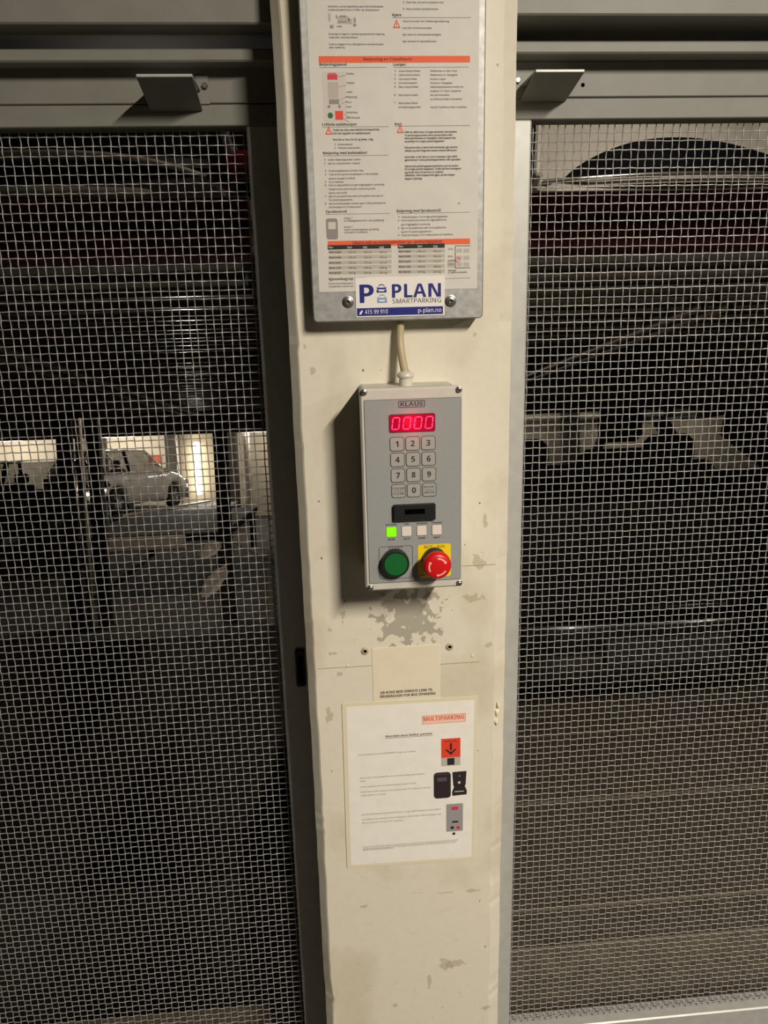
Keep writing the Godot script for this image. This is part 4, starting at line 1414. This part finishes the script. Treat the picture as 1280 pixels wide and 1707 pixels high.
func platform(x0: float, x1: float, label: String, rear: float) -> void:
	var t := thing("parking_platform", label, "platform", ramp, "upper parking platforms")
	var st := tool()
	span(st, Vector3(x0, 0.475, -rear), Vector3(x1, 0.50, -1.62), 0.003)
	part("deck", st, M.rib, t)
	var rm := rib_mesh(x1 - x0 - 0.08)
	var n := int((rear - 1.85) / 0.165)
	for k in n:
		var o := MeshInstance3D.new()
		o.name = "rib"
		o.mesh = rm
		o.material_override = M.rib
		o.position = Vector3((x0 + x1) * 0.5, 0.475, -1.80 - k * 0.165)
		t.add_child(o, true)
	# red front beam with a grey ledge
	st = tool()
	span(st, Vector3(x0, 0.395, -1.64), Vector3(x1, 0.445, -1.57), 0.004)
	span(st, Vector3(x0, 0.462, -1.64), Vector3(x1, 0.510, -1.57), 0.004)
	part("front_beam", st, M.red_steel, t, "dark red painted front beam")
	st = tool()
	span(st, Vector3(x0, 0.445, -1.63), Vector3(x1, 0.462, -1.575), 0.002)
	part("beam_ledge", st, M.dark_steel, t)
	st = tool()
	span(st, Vector3(x0, 0.40, -rear - 0.1), Vector3(x1, 0.52, -rear), 0.006)
	part("rear_beam", st, M.dark_steel, t)
	for x in [x0, x1]:
		st = tool()
		span(st, Vector3(x - 0.03, 0.40, -rear), Vector3(x + 0.03, 0.56, -1.62), 0.004)
		part("side_beam", st, M.dark_steel, t)
	for x in [x0 + 0.75, x0 + 0.83] if x0 > 0 else [x1 - 0.90, x1 - 1.0]:
		st = tool()
		tube(st, [Vector3(x, 0.385, -rear + 0.2), Vector3(x, 0.385, -2.2)], 0.012, 8)
		part("cable_run", st, M.pale_steel, t)

func platforms() -> void:
	platform(-2.75, -0.12, "ribbed steel platform with red front beam behind the dim gate", 6.75)
	platform(0.36, 3.0, "ribbed steel platform with red front beam behind the lit gate", 6.75)
	for s in [1.0, -1.0]:
		var tp := thing("threshold_plate", "brown steel threshold plate inside the lit gate" if s > 0 else "brown steel threshold plate inside the dim gate", "threshold plate")
		var sp := tool()
		span(sp, Vector3(s * 0.17, -0.1, -0.36), Vector3(s * 2.3, -0.09, -0.165), 0.002)
		part("plate", sp, M.deck, tp)
	# lower deck that carries the dark car
	var t := thing("lower_platform", "brown steel platform under the dark car", "platform", ramp)
	var st := tool()
	span(st, Vector3(0.3, -1.28, -7.4), Vector3(3.0, -1.20, -1.76), 0.004)
	part("deck", st, M.deck, t)
	for k in 9:
		st = tool()
		span(st, Vector3(0.34, -1.201, -1.95 - k * 0.6), Vector3(2.96, -1.19, -1.90 - k * 0.6), 0.003)
		part("tread", st, M.deck, t)
	for x in [0.3, 3.0]:
		st = tool()
		span(st, Vector3(x - 0.04, -1.45, -7.4), Vector3(x + 0.04, -1.12, -2.05), 0.004)
		part("side_beam", st, M.dark_steel, t)
		for z in [-3.2, -7.2]:
			st = tool()
			span(st, Vector3(x - 0.06, -3.8, z - 0.06), Vector3(x + 0.06, -1.45, z + 0.06), 0.004)
			part("leg", st, M.dark_steel, t)
	# deck of the far bay with the small white car, and an empty one in front of it
	t = thing("far_platform", "pale edged steel platform under the small white car", "platform", ramp)
	st = tool()
	span(st, Vector3(-6.6, -1.34, -22.9), Vector3(-2.5, -1.22, -18.0), 0.006)
	part("deck", st, M.dark_steel, t)
	st = tool()
	bar(st, Vector3(-4.7, -1.19, -18.3), Vector3(-3.3, -1.17, -22.6), 0.07, 0.06)
	part("edge_rail", st, M.pale_steel, t)
	for x in [-6.4, -2.7]:
		for z in [-18.2, -22.7]:
			st = tool()
			span(st, Vector3(x - 0.06, -1.75, z - 0.06), Vector3(x + 0.06, -1.34, z + 0.06), 0.004)
			part("leg", st, M.dark_steel, t)
	t = thing("middle_platform", "low dark steel platform under the distant dark car", "platform", ramp)
	st = tool()
	span(st, Vector3(-6.5, -1.49, -17.7), Vector3(-4.1, -1.37, -13.4), 0.006)
	part("deck", st, M.dark_steel, t)
	for x in [-6.4, -4.2]:
		for z in [-13.6, -17.5]:
			st = tool()
			span(st, Vector3(x - 0.06, -1.75, z - 0.06), Vector3(x + 0.06, -1.49, z + 0.06), 0.004)
			part("leg", st, M.dark_steel, t)
	t = thing("empty_platform", "empty low steel platform with a pale front edge", "platform", ramp)
	st = tool()
	span(st, Vector3(-3.4, -1.02, -15.0), Vector3(-1.3, -0.92, -10.1), 0.006)
	part("deck", st, M.dark_steel, t)
	st = tool()
	span(st, Vector3(-2.95, -1.11, -10.12), Vector3(-1.80, -0.93, -10.02), 0.01)
	part("front_edge", st, M.pale_steel, t)
	st = tool()
	span(st, Vector3(-2.5, -0.885, -10.06), Vector3(-1.34, -0.865, -10.02), 0.004)
	part("edge_strip", st, M.pale_steel, t)
	for x in [-3.3, -1.4]:
		for z in [-10.2, -14.9]:
			st = tool()
			span(st, Vector3(x - 0.05, -1.75, z - 0.05), Vector3(x + 0.05, -1.02, z + 0.05), 0.004)
			part("leg", st, M.dark_steel, t)

func posts() -> void:
	for p in [[-2.715, -8.5, 0.145, M.dark_steel, "dark steel post beside the pale post"], [-2.57, -8.5, 0.05, M.pale_steel, "slim pale post among the dark steel posts"], [-2.415, -8.5, 0.13, M.dark_steel, "dark steel post just behind the small white car"], [-1.095, -8.5, 0.14, M.dark_steel, "dark steel post beside the bright tube lamp"]]:
		var t := thing("steel_post", p[4], "post", ramp * Transform3D(Basis(), Vector3(p[0], -1.75, p[1])), "posts of the parking machine")
		var st := tool()
		span(st, Vector3(-p[2] * 0.5, 0, -0.06), Vector3(p[2] * 0.5, 2.58, 0.06), 0.005)
		part("shaft", st, p[3], t)
		st = tool()
		span(st, Vector3(-p[2] * 0.5 - 0.012, 0, -0.11), Vector3(p[2] * 0.5 + 0.012, 0.012, 0.11), 0.002)
		part("foot_plate", st, M.dark_steel, t)
	for p in [[-4.45, -23.4, 0.32, "grey pillar on the far wall beside the tube lamp"], [-2.75, -23.2, 0.4, "grey pillar on the far wall past the tube lamp"], [-6.6, -23.4, 0.35, "grey pillar on the far wall above the white car"], [7.6, -23.4, 0.4, "grey pillar on the far wall seen through the dark car"]]:
		var t := thing("wall_pillar", p[3], "pillar", ramp * Transform3D(Basis(), Vector3(p[0], -1.75, p[1])), "pillars along the far wall", "structure")
		var st := tool()
		span(st, Vector3(-p[2] * 0.5, 0, -0.55), Vector3(p[2] * 0.5, 2.58, 0.1), 0.01)
		part("shaft", st, M.concrete, t)
	var st2 := tool()
	tube(st2, [Vector3(-2.22, -1.75, -22.8), Vector3(-2.22, 0.83, -22.8)], 0.12, 14)
	var o := solo("drain_pipe", st2, M.pale_steel, "pale upright pipe in the far hall past the lamp", "pipe")
	o.transform = ramp
	st2 = tool()
	slab(st2, -5.05, 0.06, 0.36, 0.26, 0.01, -23.99, -23.96, 0.004)
	o = solo("wall_sign", st2, mat(rgb(206, 92, 52), 0.6), "small orange red sign on the far wall behind the white car", "sign")
	o.transform = ramp

# ---------------------------------------------------------------- cars

func wheel_shapes(r: float, w: float) -> Array:
	var st := tool()
	lathe(st, [[r * 0.64, -w * 0.5], [r * 0.9, -w * 0.5], [r * 0.98, -w * 0.38], [r, -w * 0.2], [r, w * 0.2], [r * 0.98, w * 0.38], [r * 0.9, w * 0.5], [r * 0.64, w * 0.5], [r * 0.62, w * 0.3]], 28)
	var tyre := st.commit()
	st = tool()
	lathe(st, [[r * 0.66, w * 0.44], [r * 0.62, w * 0.46], [r * 0.58, w * 0.30], [r * 0.2, w * 0.12], [0.001, w * 0.12]], 28)
	for k in 5:
		var a := TAU * k / 5
		bar(st, Vector3(cos(a), sin(a), 0) * r * 0.1 + Vector3(0, 0, w * 0.36), Vector3(cos(a), sin(a), 0) * r * 0.62 + Vector3(0, 0, w * 0.42), r * 0.16, 0.03, Vector3.BACK, 0.006)
	lathe(st, [[r * 0.2, w * 0.3], [r * 0.18, w * 0.44], [0.001, w * 0.46]], 16)
	return [tyre, st.commit()]

func car(called: String, label: String, xf: Transform3D, length: float, width: float, height: float, paint: Material, glass: Material, opt := {}) -> Node3D:
	var t := thing(called, label, "car", xf)
	var hl := length * 0.5
	var hw := width * 0.5
	var yb: float = opt.get("belt", 0.93)
	var wr := 0.31
	var zr := hl - 0.72
	var zf := -hl + 0.80
	var zback: float = hl - opt.get("deck", 0.16)
	var zwind := -hl + 0.98
	var rows := []
	var zs := []
	for k in 61: zs.append(hl - length * k / 60.0)
	for z in zs:
		var s: float = z / hl
		var w: float = hw * (1.0 - 0.16 * pow(absf(s), 7))
		var y0 := 0.20 + 0.16 * pow(absf(s), 14)
		for wz in [zr, zf]:
			var d: float = absf(z - wz)
			if d < wr + 0.05: y0 = maxf(y0, wr + sqrt(pow(wr + 0.05, 2) - d * d))
		var y1 := yb
		if z < zwind: y1 = lerpf(yb, 0.70, pow((zwind - z) / (zwind + hl), 1.4))
		if z < -hl + 0.10: y1 = lerpf(y1, 0.50, (-hl + 0.10 - z) / 0.10)
		if z > hl - 0.06: y1 = lerpf(y1, yb - 0.10, (z - hl + 0.06) / 0.06)
		var line := []
		var prof := [[0.0, 0.0], [0.84, 0.0], [0.97, 0.07], [1.0, 0.30], [1.0, 0.55], [0.985, 0.80], [0.95, 0.94], [0.88, 1.0], [0.5, 1.012], [0.0, 1.015]]
		for p in prof: line.append(Vector3(w * p[0], lerpf(y0, y1, p[1]), z))
		for k in range(prof.size() - 2, 0, -1): line.append(Vector3(-w * prof[k][0], lerpf(y0, y1, prof[k][1]), z))
		rows.append(line)
	var st := tool()
	grid(st, rows, true, true)
	for e in [0, rows.size() - 1]:
		var n := Vector3(0, 0, 1 if e == 0 else -1)
		var c := Vector3.ZERO
		for p in rows[e]: c += p
		c /= rows[e].size()
		for k in rows[e].size(): t3(st, c, rows[e][k], rows[e][(k + 1) % rows[e].size()], n, n, n)
	part("body", st, paint, t)
	# greenhouse
	var wb := hw * 0.90
	var wt := hw * 0.70
	var yt := height - 0.03
	var zrt: float = zback - opt.get("slope", 0.42)
	var zft := zwind + 0.78
	var zm := (zrt + zft) * 0.5 + 0.05
	rows = []
	for k in 9:
		var u := k / 8.0
		var z := lerpf(zrt + 0.03, zft - 0.03, u)
		var ww := wt * (1.0 - 0.06 * pow(absf(u - 0.5) * 2.0, 3))
		var crown := 0.035 * (1.0 - pow(absf(u - 0.5) * 2.0, 2))
		var line := []
		for j in 20:
			var a := TAU * j / 20
			var cx := signf(cos(a)) * pow(absf(cos(a)), 0.5)
			var cy := signf(sin(a)) * pow(absf(sin(a)), 0.7)
			line.append(Vector3(ww * 1.03 * cx, yt + crown * (0.5 if cy > 0 else 0.0) + 0.028 * cy, z))
		rows.append(line)
	st = tool()
	grid(st, rows, true, true)
	part("roof", st, paint, t)
	for sx in [-1, 1]:
		st = tool()
		bar(st, Vector3(sx * wb * 0.97, yb - 0.04, zback), Vector3(sx * wt, yt, zrt), opt.get("pillar", 0.16), 0.05, Vector3(sx, 0.2, 0), 0.012)
		part("rear_pillar", st, paint, t)
		st = tool()
		bar(st, Vector3(sx * wb * 0.97, yb - 0.04, zwind), Vector3(sx * wt, yt, zft), 0.07, 0.05, Vector3(sx, 0.2, 0), 0.012)
		part("front_pillar", st, paint, t)
		st = tool()
		bar(st, Vector3(sx * wb, yb - 0.03, zm), Vector3(sx * wt, yt, zm), 0.09, 0.03, Vector3.BACK, 0.008)
		part("middle_pillar", st, M.trim, t)
		st = tool()
		var g := 0.985
		var out := Vector3(sx, 0.35, 0).normalized()
		quad(st, Vector3(sx * wb * g, yb - 0.02, zback), Vector3(sx * wb * g, yb - 0.02, zm), Vector3(sx * wt * g, yt, zm), Vector3(sx * wt * g, yt, zrt), out)
		quad(st, Vector3(sx * wb * g, yb - 0.02, zm), Vector3(sx * wb * g, yb - 0.02, zwind), Vector3(sx * wt * g, yt, zft), Vector3(sx * wt * g, yt, zm), out)
		part("side_glass", st, glass, t)
		st = tool()
		lathe(st, [[0.001, 0.10], [0.05, 0.09], [0.075, 0.04], [0.07, 0.0], [0.001, -0.01]], 14, Transform3D(Basis(Vector3.UP, 0.0).scaled(Vector3(1.25, 0.9, 0.8)), Vector3(sx * (hw + 0.05), yb + 0.03, zwind + 0.25)))
		part("wing_mirror", st, paint, t)
		st = tool()
		box(st, Vector3(0.02, 0.025, 0.18), Vector3(sx * hw * 0.995, yb - 0.18, zm + 0.12), 0.006)
		part("door_handle", st, paint, t)
		st = tool()
		box(st, Vector3(0.02, 0.025, 0.18), Vector3(sx * hw * 0.995, yb - 0.18, zm + 0.95), 0.006)
		part("door_handle", st, paint, t)
		st = tool()
		box(st, Vector3(0.20, opt.get("tail_h", 0.22), 0.12), Vector3(sx * (hw * opt.get("tail_x", 0.80)), opt.get("tail_y", yb - 0.16), hl - 0.05), 0.035)
		part("tail_lamp", st, M.tail_red, t)
		st = tool()
		box(st, Vector3(0.34, 0.14, 0.16), Vector3(sx * (hw * 0.72), 0.66, -hl + 0.10), 0.04)
		part("head_lamp", st, M.headlamp, t)
		st = tool()
		box(st, Vector3(0.46, 0.52, 0.12), Vector3(sx * hw * 0.42, yb - 0.14, zm - 0.10), 0.05, Basis(Vector3.RIGHT, 0.25))
		box(st, Vector3(0.26, 0.18, 0.09), Vector3(sx * hw * 0.42, yb + 0.24, zm + 0.02), 0.04)
		part("front_seat", st, M.seat, t)
	st = tool()
	box(st, Vector3(width * 0.72, 0.5, 0.14), Vector3(0, yb - 0.20, zback - 0.62), 0.05, Basis(Vector3.RIGHT, 0.25))
	for sx in [-0.42, 0.42]: box(st, Vector3(0.26, 0.16, 0.09), Vector3(sx * hw, yb + 0.10, zback - 0.52), 0.04)
	part("rear_seat", st, M.seat, t)
	if opt.has("arch"):
		# painted tailgate with an arched rear window, bulging backwards
		var skin := func(u: float, v: float, lift: float) -> Vector3:
			return Vector3(u * lerpf(wb, wt, v), lerpf(yb - 0.03, yt + 0.01, v) + lift * 0.5, lerpf(zback, zrt, v) + (0.10 - 0.03 * v) * (1.0 - u * u) + lift)
		rows = []
		for i in 9:
			var line := []
			for j in 17: line.append(skin.call(-1.0 + j / 8.0, i / 8.0, 0.0))
			rows.append(line)
		st = tool()
		grid(st, rows, false, true)
		part("tailgate", st, paint, t)
		rows = []
		for i in 9:
			var line := []
			for j in 25:
				var u: float = opt.get("glass_w", 0.9) * (-1.0 + j / 12.0)
				var vm: float = 0.10 + opt.arch * pow(maxf(0.0, 1.0 - pow(absf(u) / opt.get("glass_w", 0.9), 2.1)), 0.8)
				line.append(skin.call(u, lerpf(0.09, vm, i / 8.0), 0.008))
			rows.append(line)
		st = tool()
		grid(st, rows, false, true)
		part("rear_window", st, glass, t)
	else:
		st = tool()
		quad(st, Vector3(-wb * 0.93, yb - 0.01, zback + 0.01), Vector3(wb * 0.93, yb - 0.01, zback + 0.01), Vector3(wt * 0.95, yt, zrt + 0.01), Vector3(-wt * 0.95, yt, zrt + 0.01), Vector3(0, 0.6, 0.8))
		part("rear_window", st, glass, t)
	st = tool()
	quad(st, Vector3(-wb * 0.93, yb - 0.01, zwind), Vector3(wb * 0.93, yb - 0.01, zwind), Vector3(wt * 0.95, yt, zft), Vector3(-wt * 0.95, yt, zft), Vector3(0, 0.6, -0.8))
	part("windscreen", st, glass, t)
	# bumpers, plate, wheels
	for e in [1, -1]:
		rows = []
		for k in 13:
			var u := -1.0 + 2.0 * k / 12
			var zc: float = e * (hl + 0.03 - 0.22 * pow(absf(u), 4))
			var line := []
			for j in 12:
				var a := TAU * j / 12
				line.append(Vector3(u * hw * 0.97, 0.36 + 0.15 * signf(sin(a)) * pow(absf(sin(a)), 0.6), zc + 0.07 * signf(cos(a)) * pow(absf(cos(a)), 0.6)))
			rows.append(line)
		st = tool()
		grid(st, rows, true, true)
		part("bumper", st, opt.get("bumper", paint), t)
	st = tool()
	slab(st, 0, opt.get("plate_y", 0.36), 0.52, 0.115, 0.01, hl + 0.09, hl + 0.112, 0.004)
	part("number_plate", st, opt.get("plate", M.plate_dark), t, "blank number plate")
	if opt.has("strip"):
		rows = []
		for k in 17:
			var u := -1.0 + 2.0 * k / 16
			var line := []
			for j in 8:
				var a := TAU * j / 8
				line.append(Vector3(u * wb * 0.92, yb + 0.012 - opt.get("sag", 0.03) * pow(absf(u), 3) + 0.014 * sin(a), zback + 0.10 - 0.10 * u * u + 0.016 * cos(a)))
			rows.append(line)
		st = tool()
		grid(st, rows, true, true)
		part("window_strip", st, opt.strip, t, "bright strip below the rear window")
	if opt.has("bumper_strip"):
		st = tool()
		var pts := []
		for k in 13:
			var u := -1.0 + 2.0 * k / 12
			pts.append(Vector3(u * hw * 0.8, opt.bumper_strip, hl + 0.02 - 0.10 * u * u))
		tube(st, pts, 0.022, 10)
		part("bumper_strip", st, opt.strip, t)
	var shapes := wheel_shapes(wr, 0.20)
	for sx in [-1, 1]:
		for z in [zr, zf]:
			var o := MeshInstance3D.new()
			o.name = "wheel"
			o.mesh = shapes[0]
			o.material_override = M.tyre
			o.transform = Transform3D(Basis(Vector3.UP, sx * PI * 0.5), Vector3(sx * (hw - 0.115), wr, z))
			t.add_child(o, true)
			var h := MeshInstance3D.new()
			h.name = "rim"
			h.mesh = shapes[1]
			h.material_override = M.rim
			o.add_child(h, true)
	return t

func paint_of(c: Color, rough := 0.35, metal := 0.2) -> StandardMaterial3D:
	var m := mat(c, rough, metal)
	m.clearcoat_enabled = true
	m.clearcoat = 0.8
	m.clearcoat_roughness = 0.06
	return m

func cars() -> void:
	var black := paint_of(rgb(4, 4, 5), 0.22, 0.0)
	var silver := paint_of(rgb(176, 170, 158), 0.4, 0.4)
	var graphite := paint_of(rgb(74, 72, 70), 0.4, 0.4)
	var white := paint_of(rgb(214, 208, 196), 0.4, 0.0)
	var navy := paint_of(rgb(16, 17, 20), 0.4, 0.0)
	car("dark_car", "black hatchback just behind the lit gate", ramp * Transform3D(Basis(), Vector3(1.34, -1.19, -5.06)), 3.95, 1.76, 1.35, black, M.glass, {"plate": M.plate_dark, "belt": 1.05, "pillar": 0.26})
	car("silver_car", "silver car raised on the upper platform behind the lit gate", ramp * Transform3D(Basis(), Vector3(2.01, 0.50, -6.15)), 4.3, 1.98, 1.42, silver, M.dark_glass, {"strip": M.chrome, "belt": 0.86, "deck": 0.10, "slope": 0.5, "pillar": 0.22, "arch": 0.50, "glass_w": 0.80, "sag": 0.0, "tail_y": 0.50})
	car("grey_car", "dark grey car raised on the upper platform behind the dim gate", ramp * Transform3D(Basis(), Vector3(-1.10, 0.50, -5.45)), 4.3, 1.80, 1.36, graphite, M.dark_glass, {"strip": silver, "belt": 0.72, "deck": 0.06, "slope": 0.5, "arch": 0.85, "sag": 0.10, "bumper_strip": 0.59, "tail_y": 0.70, "tail_x": 0.92, "tail_h": 0.12})
	var away := atan2(0.91, 2.1)
	car("white_car", "small white hatchback far inside the hall near the tube lamp", ramp * Transform3D(Basis(Vector3.UP, -away), Vector3(-5.25, -1.22, -20.75)), 3.9, 1.68, 1.56, white, M.glass, {"belt": 0.98})
	car("distant_car", "dark car beyond the steel posts in front of the far cream wall", ramp * Transform3D(Basis(Vector3.UP, 0.12), Vector3(-5.30, -1.37, -15.6)), 4.0, 1.72, 1.50, navy, M.glass, {})

# ---------------------------------------------------------------- clutter

func crumpled(c: Vector3, size: Vector3, seed_: int) -> SurfaceTool:
	var n := FastNoiseLite.new()
	n.seed = seed_
	n.frequency = 1.1
	n.fractal_octaves = 4
	n.noise_type = FastNoiseLite.TYPE_CELLULAR
	var rows := []
	for i in 25:
		var ph := PI * (0.02 + 0.96 * i / 24)
		var line := []
		for j in 36:
			var a := PI * (-0.05 + 1.1 * j / 35.0)
			var d := Vector3(cos(a) * sin(ph), cos(ph), sin(a) * sin(ph))
			var r := 1.0 + 0.55 * n.get_noise_3dv(d * 1.4)
			line.append(c + d * r * size + Vector3(0.5 * d.y * size.y, 0, 0))
		rows.append(line)
	var st := tool()
	grid(st, rows, false, true)
	return st

func clutter() -> void:
	var o := solo("plastic_sheet", crumpled(Vector3(-1.19, -0.905, -8.0), Vector3(0.13, 0.12, 0.10), 51), M.plastic_sheet, "crumpled white plastic sheet at the corner of the empty platform", "plastic sheet")
	o.transform = ramp
	o = solo("plastic_bag", crumpled(Vector3(-1.17, -1.24, -8.0), Vector3(0.13, 0.21, 0.10), 52), M.plastic_sheet, "pinkish crumpled plastic bag hanging below the white sheet", "plastic bag")
	o.transform = ramp
	var st := tool()
	bar(st, Vector3(-0.96, -0.82, -8.0), Vector3(-0.62, -1.03, -8.1), 0.06, 0.05, Vector3.UP, 0.01)
	bar(st, Vector3(-0.62, -1.03, -8.1), Vector3(-0.62, -1.75, -8.1), 0.06, 0.05, Vector3.BACK, 0.01)
	o = solo("slanting_strut", st, M.pale_steel, "slanting pale strut beside the crumpled plastic", "strut")
	o.transform = ramp
